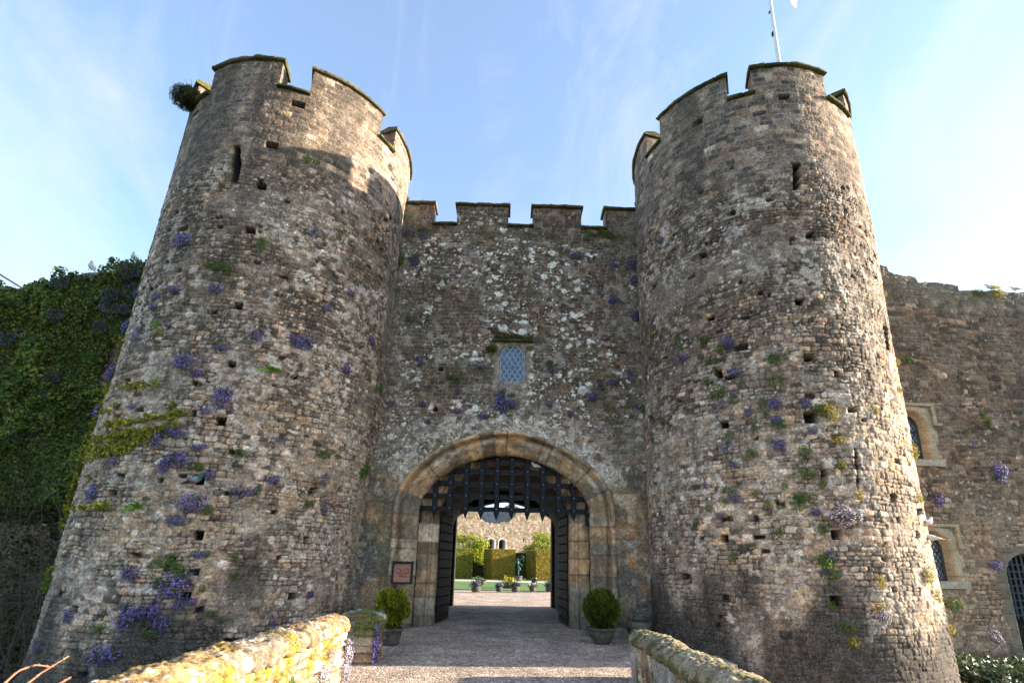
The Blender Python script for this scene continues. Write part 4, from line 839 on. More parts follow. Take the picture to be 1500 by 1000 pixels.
TEMPL = {k: [clump_mesh(k, 10+i*7+len(k)) for i in range(n)] for k, n in (('purple', 6), ('green', 4), ('fern', 2), ('yellow', 2), ('grey', 2), ('white', 2))}
NAMES = dict(purple=('aubrieta', 'purple aubrieta'), green=('wall_plant', 'green tuft'), fern=('fern', 'bright fern'), yellow=('wall_plant', 'yellow-green tuft'), grey=('aubrieta', 'greyish aubrieta'), white=('aubrieta', 'lilac aubrieta'))
PL = []     # (x, y, radius px, kind, surface)
def add(surf, kind, txt):
    for t in txt.split(';'):
        x, y, r = [float(v) for v in t.split(',')]; PL.append((x, y, r, kind, surf))
add('L', 'purple', '270,353,14;318,425,10;378,492,9;440,502,16;272,530,15;326,583,17;303,602,9;167,545,13;143,603,11;262,672,16;243,682,10;284,737,18;258,762,11;139,721,10;400,702,10;257,857,21;190,902,15;212,895,13;228,890,10;236,912,12;153,958,16;104,899,9;194,838,12;292,812,8;264,882,9;279,880,8;512,430,8;507,540,9;478,453,8;543,499,7;262,632,13;292,655,9;232,643,11;258,425,8;226,450,6;185,478,10;328,509,8;290,547,8;308,695,8;453,870,6;400,912,5;75,846,6;365,720,9;250,628,9;188,426,7;195,595,6')
add('L', 'grey', '345,722,9;165,675,10;460,342,9;475,741,7;230,435,7;203,492,9;60,945,7;410,643,6;473,702,8')
add('L', 'green', '475,665,8;353,664,8;376,720,7;241,823,10;256,827,9;268,835,7;303,810,5;345,813,6;222,925,8;147,918,7;343,843,5;310,897,6;329,906,5;297,861,5;451,736,6;233,850,6;304,746,8;289,683,9;385,358,8;499,340,5;320,392,7;335,393,8;306,388,6;535,686,10;528,693,8;494,668,5;450,232,6;463,237,5;520,318,4;512,354,4;545,322,4;75,850,8;310,478,5;343,492,4;325,500,5')
add('L', 'fern', '204,745,15;397,545,14;233,478,9')
add('L', 'yellow', '235,486,6;150,742,7')
add('W', 'purple', '735,588,19;708,609,9;868,581,10;670,573,6;897,560,8;880,562,6;805,591,7;703,538,7;615,529,8;671,603,6;618,591,6;608,383,9;930,388,13;930,410,8;930,463,10;840,376,8;898,386,8;896,440,8;939,598,8;922,549,7;608,470,6;750,592,9;835,605,6;694,627,5;627,617,5')
add('W', 'grey', '846,375,6;600,342,8;620,345,7;805,540,7;572,590,7')
add('W', 'green', '585,377,9;606,378,7;556,567,7;668,556,8;659,552,5;723,510,7;776,510,5;620,337,6;862,344,7;880,342,8;893,345,6;600,466,5;750,578,5;804,532,6;735,577,6;945,600,7;550,570,5')
add('R', 'purple', '970,352,6;1002,525,9;1065,501,9;1078,545,10;1134,590,11;1179,590,8;1137,615,8;1141,652,11;957,470,5;954,524,5;1075,680,6;965,687,4;1075,729,8;1033,710,5;1058,754,6;1194,750,7;1215,812,8;1210,836,7;1096,605,6;1188,630,7')
add('R', 'white', '1239,755,14;1292,902,8')
add('R', 'grey', '1054,593,10;1077,573,6;1066,655,11;1072,502,6')
add('R', 'green', '1101,664,8;1178,661,9;1180,691,11;1203,708,6;1168,734,10;1178,726,9;1148,711,5;1068,719,9;1106,723,5;1125,736,5;1061,733,5;1203,772,8;1141,778,6;1101,798,5;1073,814,6;1021,765,5;1040,744,6;1210,822,12;1216,840,9;1204,818,8;1157,818,5;1239,916,8;1217,885,5;1053,573,12;1038,558,7;1056,510,7;1132,525,9;1063,434,5;994,492,6;1044,529,6;1074,584,7;1104,624,5;1134,557,8;999,507,5;1068,639,8;1140,622,8;1117,590,7;1032,497,7;1230,683,6;1121,606,5;1038,531,4;1200,598,8')
add('R', 'yellow', '1218,605,10;1226,644,8;1207,599,9;1248,939,7;1288,888,8;1288,851,7;1316,570,5;1281,601,6;1336,660,8;1343,729,8;1357,842,8;1369,871,6;1389,920,8;1257,723,6;1232,680,6;1329,527,5;1283,700,4;1297,430,4')
add('C', 'purple', '1374,730,10;1462,691,11;1456,827,8;1425,652,4')
add('C', 'white', '1456,932,7')
add('C', 'green', '1395,883,9;1439,608,4;1329,526,6;1432,429,6;1448,618,4;1415,632,4;1452,700,3')
add('C', 'yellow', '1457,427,7')
def surf_hit(s, x, y):
    if s == 'L': return cast_tower(TL, x, y)
    if s == 'R': return cast_tower(TR, x, y)
    if s == 'W': 
        p = at_y(x, y, YG); 
        for T in (TL, TR):   # junction with a tower
            if math.hypot(p[0]-float(T['cx'](p[2])), p[1]-T['c'][1]) < T['r'](p[2])+.02: return cast_tower(T, x, y)
        return p, np.array([0, -1., 0])
    u, z = on_right(x, y); p = mpR(np.array(u), np.array(0.), np.array(z)); return p, np.array([math.sin(ANG), -math.cos(ANG), 0])
SN = dict(L='left tower', R='right tower', W='gatehouse wall', C='right curtain wall')
def band(y):
    for lim, t in ((330, 'below the battlements'), (450, 'at wall-top height'), (560, 'level with lattice window'), (650, 'level with arch top'), (765, 'level with portcullis'), (870, 'level with plaque'), (1100, 'near the foot')):
        if y < lim: return t
def horiz(s, x, y):
    lim = dict(L=((x < 30+(985-y)*.30+40, 'at far left'), (x < 30+(985-y)*.30+190, 'left of centre'), (x < 30+(985-y)*.30+320, 'right of centre'), (True, 'beside the gateway')),
               W=((x < 650, 'at left end'), (x < 800, 'in the middle'), (True, 'at right end')), R=((x < 1010, 'beside the gateway'), (x < 1110, 'left of centre'), (x < 1200, 'right of centre'), (True, 'sunny side')), C=((True, ''),))[s]
    for c, t in lim:
        if c: return t
keyed = {}
for i, (x, y, r, k, s) in enumerate(PL):
    szw = 'tiny' if r < 6.5 else 'small' if r < 10 else 'middling' if r < 14 else 'large'
    keyed.setdefault(f"{szw} {NAMES[k][1]} on {SN[s]} {band(y)} {horiz(s, x, y)}".strip(), []).append(i)
ORD = ['first', 'second', 'third', 'fourth', 'fifth', 'sixth', 'seventh', 'eighth', 'ninth']
lab = {}
for key, ids in keyed.items():
    ids.sort(key=lambda i: PL[i][0]); n = len(ids)
    for j, i in enumerate(ids):
        q = key
        if n == 2: q = key+(', the left one' if j == 0 else ', the right one')
        elif n > 2: q = key+(', leftmost' if j == 0 else ', rightmost' if j == n-1 else ', %s from left' % ORD[j])
        lab[i] = q.replace('left of centre', 'left centre').replace('right of centre', 'right centre') if len(q.split()) > 16 else q
GRP = dict(purple='purple aubrieta clumps on the castle walls', green='green tufts growing from the masonry', fern='ferns rooted in the left tower', yellow='yellow-green tufts on the masonry', grey='purple aubrieta clumps on the castle walls', white='pale lilac aubrieta clumps on the masonry')
for i, (x, y, r, k, s) in enumerate(PL):
    p, n = surf_hit(s, x, y); dist = np.linalg.norm(p-CAM); R = max(r*dist/FPX*(.84 if k == 'purple' else 1.1), .05); me, fl = TEMPL[k][(i*5+int(x)) % len(TEMPL[k])]
    o = link(NAMES[k][0], me); az = math.atan2(n[1], n[0])-math.pi/2
    o.location = p+n*.01; o.rotation_euler = (0, 0, az); sc = 1+.25*math.sin(i*2.3); o.scale = (R*sc, R*1.0, R/sc*1.02); tag(o, lab[i], 'plant', GRP[k])
    if fl is not None:
        f_ = bpy.data.objects.new('flowers', fl); COL.objects.link(f_); f_.parent = o

# ivy on the left curtain wall
def ivy_leaves(g, P, N, cols, size, r): g.leaves(P, size, cols, N, .75, 1.1, r)
r = np.random.RandomState(21); n = 130000; u = r.uniform(-.8, 9.5, n); z = r.uniform(-1.7, 11.2, n); zt = np.interp(u, ztL[0], ztL[1])
lump = fbm(u*1.2, z*1.0, 500, 4); d = .06+.42*ss(.3, .75, lump)*r.rand(n)**.4; keep = (z < zt-.16+.20*r.rand(n)+.22*(lump-.5)) 
pp = LX0-u; py = LY0-d
v = np.stack([pp, py, z], -1)-CAM; zc2 = v@CF; ix = PCX+FPX*(v@CR)/zc2; iy = PCY-FPX*(v@CU)/zc2
bare = np.exp(-(((ix-188)/38)**2+((iy-515+(ix-188)*.3)/38)**2))+.55*np.exp(-(((ix-155)/26)**2+((iy-560)/20)**2))+.5*np.exp(-(((ix-90)/14)**2+((iy-520)/10)**2))
keep &= (bare+.5*(lump-.5) < .5) & ~((z < 2.6+2.0*(lump-.5)) & (r.rand(n) < .72))
P = np.stack([pp, py, z], -1)[keep]; lump = lump[keep]; zk = z[keep]; n = len(P)
C = lerp(np.array([.022, .048, .010]), np.array([.13, .165, .022]), r.rand(n)[:, None]**2.2)*(.4+1.2*lump)[:, None]*1.6; yl = r.rand(n) < .16*ss(2, 8, zk); C[yl] = np.array([.30, .30, .05]); lowd = zk < 2.8; C[lowd] *= np.array([.55, .45, .45])
g = G(); ivy_leaves(g, P, np.array([0, -1., .25]), C, .036+.026*lump, r); ivy = tag(g.build('ivy', M_leaf, None), 'dense dark green ivy blanketing the left curtain wall', 'ivy')
for (x, y, rr, k) in ((160, 430, 9, 'purple'), (190, 395, 10, 'purple'), (192, 425, 11, 'purple'), (180, 452, 6, 'purple'), (146, 476, 8, 'purple'), (78, 458, 9, 'grey'), (5, 493, 9, 'purple'), (85, 410, 9, 'grey'), (72, 552, 7, 'purple'), (40, 548, 6, 'grey'), (65, 575, 6, 'purple'), (160, 445, 14, 'grey'), (170, 480, 9, 'green'), (175, 496, 9, 'yellow'), (196, 380, 7, 'green'), (130, 520, 8, 'green')):
    p = at_y(x, y, LY0-.38); me, fl = TEMPL[k][int(x) % len(TEMPL[k])]; o = link(NAMES[k][0], me); R = rr*np.linalg.norm(p-CAM)/FPX; o.location = p; o.scale = (R, R, R)
    w_ = {160.: 1}
    txt = {(160, 430): 'faded purple aubrieta in the ivy, a little below the wall top', (190, 395): 'purple aubrieta hanging from the ivied wall top beside the left tower', (192, 425): 'bluish purple aubrieta tight against left tower edge at the ivied wall', (180, 452): 'small purple aubrieta low against left tower edge at the ivied wall', (146, 476): 'round dark purple aubrieta just above the bare stones in the ivy', (78, 458): 'pale greyish aubrieta patch in the middle of the ivied wall', (5, 493): 'purple aubrieta in the ivy at the far left photo edge', (85, 410): 'greyish aubrieta along the ivied wall top', (72, 552): 'dim purple aubrieta in lower ivy, right of two', (40, 548): 'greyish aubrieta in lower ivy, leftmost low one', (65, 575): 'lowest purple aubrieta in the ivy', (160, 445): 'large greyish aubrieta mat above the bare stones in the ivy', (170, 480): 'green tuft above the bare stones beside left tower', (175, 496): 'yellow-green tuft on the bare stones beside left tower', (196, 380): 'green tuft on wall top beside left tower', (130, 520): 'green tuft left of the bare stones in the ivy'}[(x, y)]
    tag(o, txt, 'plant', GRP[k])
    if fl is not None: f_ = bpy.data.objects.new('flowers', fl); COL.objects.link(f_); f_.parent = o
# yellow-green creeper sweeping round the left tower
strokes = [((235, 560), (195, 566), (152, 574), 5, 1), ((175, 594), (160, 600), (148, 606), 5, .9), ((275, 603), (220, 614), (158, 622), 7, .8), ((262, 625), (200, 632), (135, 645), 12, .6), ((248, 628), (185, 652), (108, 662), 11, .7), ((225, 640), (160, 668), (105, 678), 9, .7), ((172, 740), (125, 741), (92, 745), 5, .9), ((190, 660), (150, 662), (110, 668), 5, 1),
           ((182, 490), (163, 530), (150, 575), 8, .5), ((150, 575), (140, 605), (118, 645), 10, .5), ((118, 645), (108, 680), (92, 745), 14, .5), ((92, 740), (86, 760), (80, 775), 8, .4), ((252, 590), (250, 612), (250, 640), 5, .3), ((85, 828), (65, 845), (55, 872), 7, .3), ((130, 698), (118, 700), (105, 698), 8, .3)]
g = G(); 
for (a, b, c, wd, yel) in strokes:
    ln = math.dist(a, b)+math.dist(b, c); n = int(ln*(wd**.7)*.62); t = r.rand(n); a, b, c = map(np.array, (a, b, c)); q = (1-t)[:, None]**2*a+2*(t*(1-t))[:, None]*b*1.0+t[:, None]**2*c; q = q+r.normal(size=(n, 2))*wd*.5*np.array([.8, .45]); q[:, 1] = np.where(wd > 8, np.round(q[:, 1]/9)*9+(q[:, 1]-np.round(q[:, 1]/9)*9)*.45, q[:, 1])
    hit = [cast_tower(TL, *v_) for v_ in q[::4]]; P = np.array([h[0] for h in hit]); N = np.array([h[1] for h in hit])
    k = 5; P = np.repeat(P, k, 0)+r.normal(size=(len(P)*k, 3))*.035; N = np.repeat(N, k, 0); P = P+N*(.012+.05*r.rand(len(P))**1.5)[:, None]
    C = lerp(np.array([.05, .09, .012]), np.array([.52, .46, .035]), (r.rand(len(P))**1.0*yel+.2)[:, None]); C = C*(.45+.9*r.rand(len(P)))[:, None]; g.leaves(P, .036, C, N, .7, 1.2, r)
tag(g.build('creeper', M_leaf, None), 'yellow-green creeper trailing in bands round the left edge of left tower', 'creeper')
# moss and small plants on the ledge over the lattice window
g = G(); n = 1500; x = r.uniform(-.42, .66, n); P = np.stack([x, YG-.03-.13*r.rand(n), 7.72+.13*(r.rand(n)-.5)+.03*np.sin(x*9)], -1); x2 = r.normal(size=300)*.07; P2 = np.stack([-.50+x2, YG-.02-.10*r.rand(300), 7.38+r.normal(size=300)*.05], -1); P = np.vstack([P, P2])
C = lerp(np.array([.045, .06, .01]), np.array([.20, .19, .03]), r.rand(len(P))[:, None]**1.5); g.leaves(P, .026, C, np.array([0, -1., .5]), .6, 1.3, r); tag(g.build('moss', M_leaf, None), 'long cushion of olive moss on the ledge over the lattice window', 'moss')
g = G(); g.box(-.47, .70, YG-.13, YG+.02, 7.62, 7.685, (.10, .09, .06)); g.build('ledge', M_moss, gate, False)
# spiky bush on the left tower battlements
ang_ = R_(-131); c = np.array([-6.06+3.02*math.cos(ang_), TL['c'][1]+3.05*math.sin(ang_), 12.62]); n = 3200; D = r.normal(size=(n, 3)); D /= np.linalg.norm(D, axis=1)[:, None]; D[:, 0] -= .25
P = c+D*(.34*(.35+.65*r.rand(n)))[:, None]*np.array([1.15, 1, .85])+np.array([.02, -.05, -.08]); C = lerp(np.array([.025, .035, .01]), np.array([.11, .09, .03]), r.rand(n)[:, None]**1.5)
g = G(); g.leaves(P, .065, C, D, .16, .5, r); 
for k in range(9): g.tube([c+(0.1, .15, -.1), c+D[k]*.2, c+D[k]*.42], [.012, .008, .004], (.08, .06, .04), 4)
tag(g.build('bush', M_leaf, None), 'spiky dark bush sprouting from the left tower battlements', 'bush')

# bare thicket at the foot of the ivy wall
g = G(); g2 = G()
for k in range(150):
    x, y = r.uniform(-17.5, -9.6), r.uniform(12.3, 14.1); n = 14; t = np.linspace(0, 1, n); H = r.uniform(2.2, 7.2)*(.6+.4*r.rand()); wx, wy = r.normal()*.9, r.normal()*.3
    P = np.stack([x+wx*t**1.5+.18*np.sin(t*r.uniform(3, 9)+r.rand()*6), y+wy*t+.12*np.sin(t*r.uniform(3, 8)), -1.7+H*t-.5*np.maximum(t-.75, 0)*H], -1); g.tube(P, np.linspace(.016, .004, n), np.array([.13, .11, .085])*r.uniform(.5, 1.3), 4, False)
    for j in range(4):
        i = r.randint(4, n-1); b = P[i]; q = b+np.stack([t*r.normal()*.8, t*r.normal()*.2, t*r.uniform(-.3, .8)], -1)+.06*np.sin(t*9)[:, None]; g.tube(q, np.linspace(.007, .003, n), np.array([.13, .11, .085])*r.uniform(.5, 1.3), 3, False)
tag(g.build('thicket', M_twig, None), 'tangle of bare pale stems in the dark corner below the ivy', 'shrub')
# reddish stems in front of the left parapet
g = G()
for pts in (((28, 1010), (60, 985), (101, 960)), ((-4, 1010), (26, 982), (52, 973), (74, 976)), ((70, 1010), (88, 1000), (104, 991))):
    P = np.array([at_y(x, y, 3.6+.1*i) for i, (x, y) in enumerate(pts)]); d0 = P[0]-P[1]; P = np.vstack([P[0]+d0*7+np.array([0, 0, -.4]), P]); t = np.linspace(0, len(P)-1, 16); P = np.stack([np.interp(t, np.arange(len(P)), P[:, k]) for k in range(3)], -1); g.tube(P, np.linspace(.010, .005, 16), (.3, .14, .08), 6)
    for k in (9, 12, 14): g.sphere(P[k], .010, (.3, .16, .1), 6)
tag(g.build('bare_stem', M_redtwig, None), 'reddish bare stems lit by sun at the bottom left corner', 'shrub')

# flowers spilling down the left parapet
for (x, y, z, R, k, t) in ((-2.04, 8.92, .42, .17, 'purple', 'purple aubrieta cascading at the end of the mossy stub'), (-2.04, 8.92, .20, .15, 'purple', 'lower part of purple aubrieta spilling down the mossy stub'), (-2.13, 7.70, .38, .15, 'white', 'pink aubrieta cascade at the far end of the lichened parapet'), (-2.13, 7.66, .16, .14, 'white', 'pink aubrieta at the foot of the lichened parapet end'), (-2.13, 6.7, .28, .12, 'white', 'lilac pink aubrieta on the lichened parapet face'), (-2.13, 6.95, .48, .09, 'grey', 'thin greyish aubrieta high on the lichened parapet face'), (-2.13, 5.75, .36, .10, 'green', 'green tuft on the lichened parapet face')):
    me, fl = TEMPL[k][int(abs(z)*100) % len(TEMPL[k])]; o = link(NAMES[k][0], me); o.location = (x, y, z); o.rotation_euler = (0, 0, -math.pi/2); o.scale = (R, R*.8, R*1.35); tag(o, t, 'plant', 'flowers on the parapets')
    if fl is not None: f_ = bpy.data.objects.new('flowers', fl); COL.objects.link(f_); f_.parent = o

# potted conifers
def conifer(x, y, potR, potH, R, zc, label, bowl, tint, seed):
    root = tag(empty('potted_conifer', (x, y, 0)), label, 'potted plant', 'clipped conifers in pots flanking the gate'); r = np.random.RandomState(seed)
    prof = [(0, 0), (potR*.68, 0), (potR*.72, .02), (potR*.9, potH*.5), (potR, potH-.05), (potR*1.09, potH-.045), (potR*1.1, potH), (potR*.95, potH), (potR*.93, potH-.04), (0, potH-.04)] if not bowl else [(0, 0), (potR*.5, 0), (potR*.55, .04), (potR*.85, potH*.4), (potR*1.0, potH*.75), (potR*1.02, potH-.05), (potR*1.14, potH-.04), (potR*1.14, potH), (potR*.98, potH), (0, potH-.04)]
    g = G(); g.lathe(prof, (.16, .14, .11), 28, (x, y, 0)); g.build('pot', M_pot, root)
    g = G(); g.tube([(x, y, potH-.05), (x+.01, y, potH+.1), (x, y, zc)], [.035, .03, .02], (.1, .08, .05), 8); g.build('trunk', M_trunk, root)
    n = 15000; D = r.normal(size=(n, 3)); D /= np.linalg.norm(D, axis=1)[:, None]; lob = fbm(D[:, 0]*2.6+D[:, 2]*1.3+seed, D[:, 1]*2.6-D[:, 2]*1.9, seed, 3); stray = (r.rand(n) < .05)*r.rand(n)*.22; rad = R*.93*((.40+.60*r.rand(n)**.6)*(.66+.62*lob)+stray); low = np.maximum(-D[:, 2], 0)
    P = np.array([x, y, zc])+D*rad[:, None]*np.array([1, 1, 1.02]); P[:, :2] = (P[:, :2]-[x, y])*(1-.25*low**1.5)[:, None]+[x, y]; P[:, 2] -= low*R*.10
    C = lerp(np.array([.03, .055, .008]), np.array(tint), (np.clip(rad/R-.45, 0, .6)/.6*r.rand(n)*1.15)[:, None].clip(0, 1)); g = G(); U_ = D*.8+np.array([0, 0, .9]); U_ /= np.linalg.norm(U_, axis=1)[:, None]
    E = np.cross(U_, r.normal(size=(n, 3))); E /= np.linalg.norm(E, axis=1)[:, None]; s_ = .026*(.6+.8*r.rand(n))[:, None]; V = np.stack([P-U_*s_*1.4, P+E*s_*.45, P+U_*s_*1.4, P-E*s_*.45], 1); g.raw(V, np.arange(4*n).reshape(n, 4), np.repeat(C[:, None], 4, 1).reshape(-1, 3)); g.build('foliage', M_leaf, root)
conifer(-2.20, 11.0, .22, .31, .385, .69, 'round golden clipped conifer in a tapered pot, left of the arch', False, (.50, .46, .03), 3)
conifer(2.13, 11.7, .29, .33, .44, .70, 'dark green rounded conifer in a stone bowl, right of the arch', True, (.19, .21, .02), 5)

# shrub border at bottom right
r = np.random.RandomState(31); n = 34000; x = r.uniform(10.4, 18, n); y = r.uniform(11.3, 14.2, n); top = -.42+.35*(fbm(x*1.3, y*1.3, 71, 3)-.5)-.25*ss(12.2, 11.3, y); z = -1.7+(top+1.7)*r.rand(n)**.35; P = np.stack([x, y, z], -1); C = lerp(np.array([.02, .045, .012]), np.array([.10, .13, .04]), r.rand(n)[:, None]**1.5); pl = r.rand(n) < .10; C[pl] = (.42, .42, .26)
g = G(); g.leaves(P, .062, C, np.array([0, -.4, .9]), .5, 1.2, r); tag(g.build('shrub', M_gloss, None), 'glossy dark leaved shrub border in front of the right curtain wall', 'shrub')

# ================================================================== COURTYARD
def hedge(x, y, w_, d_, h_, rz, label, seed, cl, cd, dens=900):
    r = np.random.RandomState(seed); o_ = tag(empty('hedge', (x, y, .04), rz), label, 'hedge'); g = G(); 
    M = np.array(Matrix.Translation((x, y, .04))@Matrix.Rotation(rz, 4, 'Z')); g.box(-w_/2+.06, w_/2-.06, -d_/2+.06, d_/2-.06, 0, h_-.06, (.02, .025, .01), M); g.build('hedge_core', M_leaf, o_, False)
    Ps = []; Ns = []
    for ax, s_ in ((0, -1), (0, 1), (1, -1), (1, 1), (2, 1)):
        A = {0: d_*h_, 1: w_*h_, 2: w_*d_}[ax]; n = int(A*dens); a = r.uniform(-.5, .5, (n, 3)); a[:, ax] = .5*s_; p = a*np.array([w_, d_, h_]); p[:, 2] += h_/2; nr = np.zeros((n, 3)); nr[:, ax] = s_; p -= nr*(r.rand(n)**2*.12)[:, None]; Ps.append(p); Ns.append(nr)
    P = np.vstack(Ps); N = np.vstack(Ns); C = lerp(np.array(cd), np.array(cl), r.rand(len(P))[:, None]); P = P@M[:3, :3].T+M[:3, 3]; N = N@M[:3, :3].T; g = G(); g.leaves(P, .07, C, N, .5, .9, r); g.build('hedge_foliage', M_leaf, o_)
RZ = R_(20)
def hx(px, Y): return at_y(px, 840, Y)[0]
hedge(hx(731, 55), 55, 2.5, 2.6, 2.95, RZ, 'clipped square hedge block in the middle of the courtyard', 1, (.44, .34, .05), (.17, .135, .02))
hedge(hx(796, 55), 55, 2.8, 2.6, 2.95, RZ, 'clipped square hedge block on the right of the courtyard', 2, (.44, .34, .05), (.17, .135, .02))
hedge(hx(668, 55), 55, 2.7, 2.2, 2.95, RZ, 'clipped square hedge block on the left of the courtyard', 3, (.36, .36, .045), (.13, .14, .02))
hedge(hx(738, 60), 60, 9.5, 1.0, 2.75, R_(2), 'long dark hedge behind the square clipped blocks', 4, (.10, .10, .02), (.03, .04, .01), 350)
# far ruined wall
FA = R_(24)
FX0, FY0 = -9.0, 66.0
def mpF(u, d, z): return np.stack([FX0+u*math.cos(FA)+d*math.sin(FA)+0*z, FY0+u*math.sin(FA)-d*math.cos(FA)+0*z, z+0*u], -1)
def on_far(px, py):
    d = ray(px, py); nx, ny = math.sin(FA), -math.cos(FA); t = (FX0*nx+FY0*ny)/(d[0]*nx+d[1]*ny); P = CAM+t*d; return (P[0]-FX0)*math.cos(FA)+(P[1]-FY0)*math.sin(FA), P[2]
tf = [on_far(x, y) for x, y in ((640, 741), (700, 741), (706, 762), (712, 765), (745, 765), (752, 757), (757, 751), (775, 748), (812, 745), (840, 742))]
tz = ([-9]+[a for a, b in tf]+[60], [tf[0][1]]+[b for a, b in tf]+[tf[-1][1]]); lw = [on_far(718.5, 808), on_far(735, 808)]; lz1 = on_far(719, 789)[1]
MF = Masonry(401, -1, 12, -5, 45, lambda v, r: r.uniform(.12, .24), lambda v, r: r.uniform(.15, .45), .15, .03)
def skF(u, v):
    d, r1, r2, r3, tu, tv = MF.ev(u, v); n2 = fbm(u*.8, v*.8, 402); n4 = fbm(u*3, v*3, 403); C = pick(r1, ['tan', 'pale', 'white', 'grey', 'brown'], [.3+0*u, .35, .15, .12, .08])*(.7+.5*r2)[..., None]; C = lerp(np.where((d < .03)[..., None], C*.8, C), np.array([.36, .31, .26])*(.6+.8*n4)[..., None], .45)
    hol = spots(u, v, 404, 1.3, .22, .05, .14); C = lerp(C, np.array([.04, .035, .03]), hol[..., None]); D = -.3*hol+(n4-.5)*.10
    gn = ss(.60, .72, fbm(u*.9, v*.9, 407, 3))*.4; C = lerp(C, np.array([.10, .11, .04]), gn[..., None])*.62*(.5+1.0*fbm(u*9, v*9, 409, 3))[..., None]
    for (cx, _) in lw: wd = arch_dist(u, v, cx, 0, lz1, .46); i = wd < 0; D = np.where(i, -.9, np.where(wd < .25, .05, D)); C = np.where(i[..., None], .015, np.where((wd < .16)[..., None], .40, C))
    return D, C
fr = tag(empty('ruined_wall', (FX0, FY0, 0), FA), 'sunlit pale ruined wall with two pointed lancet openings behind the hedges', 'wall'); g = G(); U = np.arange(-4, 40, .07); zt = np.interp(U, *tz)+(fbm(U*1.4, U*0, 405, 3)-.5)*.5; T = np.linspace(0, 1, 150); eval_surf(g, mpF, skF, U, T[None]*zt[:, None])
t = np.linspace(0, -1.4, 6); g.grid(mpF(np.broadcast_to(U[:, None], (len(U), 6)), np.broadcast_to(t[None], (len(U), 6)), np.repeat(zt[:, None], 6, 1)), (.12, .12, .05)); g.grid(np.stack([mpF(U, -1.4+0*U, 0*U), mpF(U, -1.4+0*U, zt)], 1), (.3, .27, .2)); g.build('wall', M_stone, fr)
g = G(); p = at_y(746, 758, 82); 
U = np.linspace(-3.6, 3.6, 50); 
for YY_ in (82, 84):
    zt_ = 10.1+.5*np.sin(U*1.2)+(fbm(U*2, U*0, 55)-.5)*.8; UU = np.broadcast_to(U[:, None], (50, 40)); ZZ = np.linspace(0, 1, 40)[None]*zt_[:, None]; n = fbm(UU*2, ZZ*2, 56)[..., None]; g.grid(np.stack([UU, YY_+(n[..., 0]-.5)*.4, ZZ], -1), (.10+.22*n)*np.array([1, 1, .98]))
g.box(-1.6, 3.2, 82.1, 83.9, 0, 9.2, (.2, .2, .2)); tag(g.build('ruined_wall', M_stone, None), 'grey broken masonry stump showing through the notch of the far ruined wall', 'wall')
def tree(x, y, h_, R, label, seed, cl, cd, z0=.04, n=5200, ls=.10):
    r = np.random.RandomState(seed); root = tag(empty('tree', (x, y, z0)), label, 'tree'); g = G(); g.tube([(x, y, z0), (x+.08, y, z0+h_*.35), (x-.05, y+.1, z0+h_*.7)], [.13, .09, .04], (.1, .08, .05), 7)
    ends = []
    for k in range(9): a = r.rand()*6.28; e = np.array([x+R*.7*math.cos(a), y+R*.7*math.sin(a), z0+h_*r.uniform(.45, .95)]); g.tube([(x, y, z0+h_*.25), (x+(e[0]-x)*.5, y+(e[1]-y)*.5, z0+h_*.5), tuple(e)], [.05, .035, .015], (.1, .08, .05), 5); ends.append(e)
    g.build('trunk', M_trunk, root); P = []
    for e in ends+[np.array([x, y, z0+h_*.85])]: m = n//10; q = r.normal(size=(m, 3)); q /= np.linalg.norm(q, axis=1)[:, None]; P.append(e+q*(R*.48*(.4+.6*r.rand(m)))[:, None])
    P = np.vstack(P); C = lerp(np.array(cd), np.array(cl), r.rand(len(P))[:, None]); g = G(); g.leaves(P, ls, C, None, .6, 1, r); g.build('crown', M_leaf, root)
tree(hx(690, 59), 58.3, 4.6, 1.9, 'yellow-green leafy tree left behind the clipped hedges', 61, (.42, .44, .04), (.12, .17, .02))
tree(hx(790, 62), 62, 4.9, 2.1, 'yellow-green leafy tree right behind the clipped hedges', 62, (.38, .40, .05), (.10, .14, .02))
# bronze statue
sx_, sy_ = hx(759, 50.5), 50.6; st = tag(empty('statue', (sx_, sy_, .03)), 'slender green bronze statue on a round stone base in front of the dark hedge', 'statue')
g = G(); g.lathe([(0, 0), (.45, 0), (.45, .10), (.36, .16), (.36, .34), (.42, .40), (.42, .46), (0, .46)], (.2, .2, .18), 20, (sx_, sy_, .03)); g.build('plinth', M_pot, st)
g = G(); b = np.array([sx_, sy_, .48]); V = (.1, .2, .18)
g.tube(b+np.array([(0, 0, 0), (.02, 0, .3), (.05, 0, .6), (.03, 0, .95)]), [.05, .045, .06, .10], V, 8); g.tube(b+np.array([(.03, 0, .85), (.16, 0, .72), (.24, .05, .5)]), [.09, .06, .04], V, 8)
g.tube(b+np.array([(.03, 0, .9), (0, 0, 1.1), (-.04, 0, 1.3), (-.03, 0, 1.42)]), [.11, .085, .13, .05], V, 10); g.sphere(b+np.array([-.05, -.02, 1.53]), (.075, .085, .10), V, 10)
g.tube(b+np.array([(.05, 0, 1.33), (.25, 0, 1.55), (.42, 0, 1.72), (.5, 0, 1.68)]), [.05, .04, .03, .02], V, 7); g.tube(b+np.array([(-.12, 0, 1.33), (-.35, 0, 1.22), (-.5, 0, 1.0)]), [.05, .04, .025], V, 7)
g.tube(b+np.array([(.45, 0, 1.3), (.55, 0, 1.5), (.5, 0, 1.75), (.3, 0, 1.95)]), [.02, .025, .03, .02], V, 6); g.tube(b+np.array([(.1, .05, 1.25), (.35, .05, 1.0), (.3, .05, .75)]), [(.08, .03), (.14, .03), (.04, .02)], V, 8); g.build('figure', M_verdi, st)
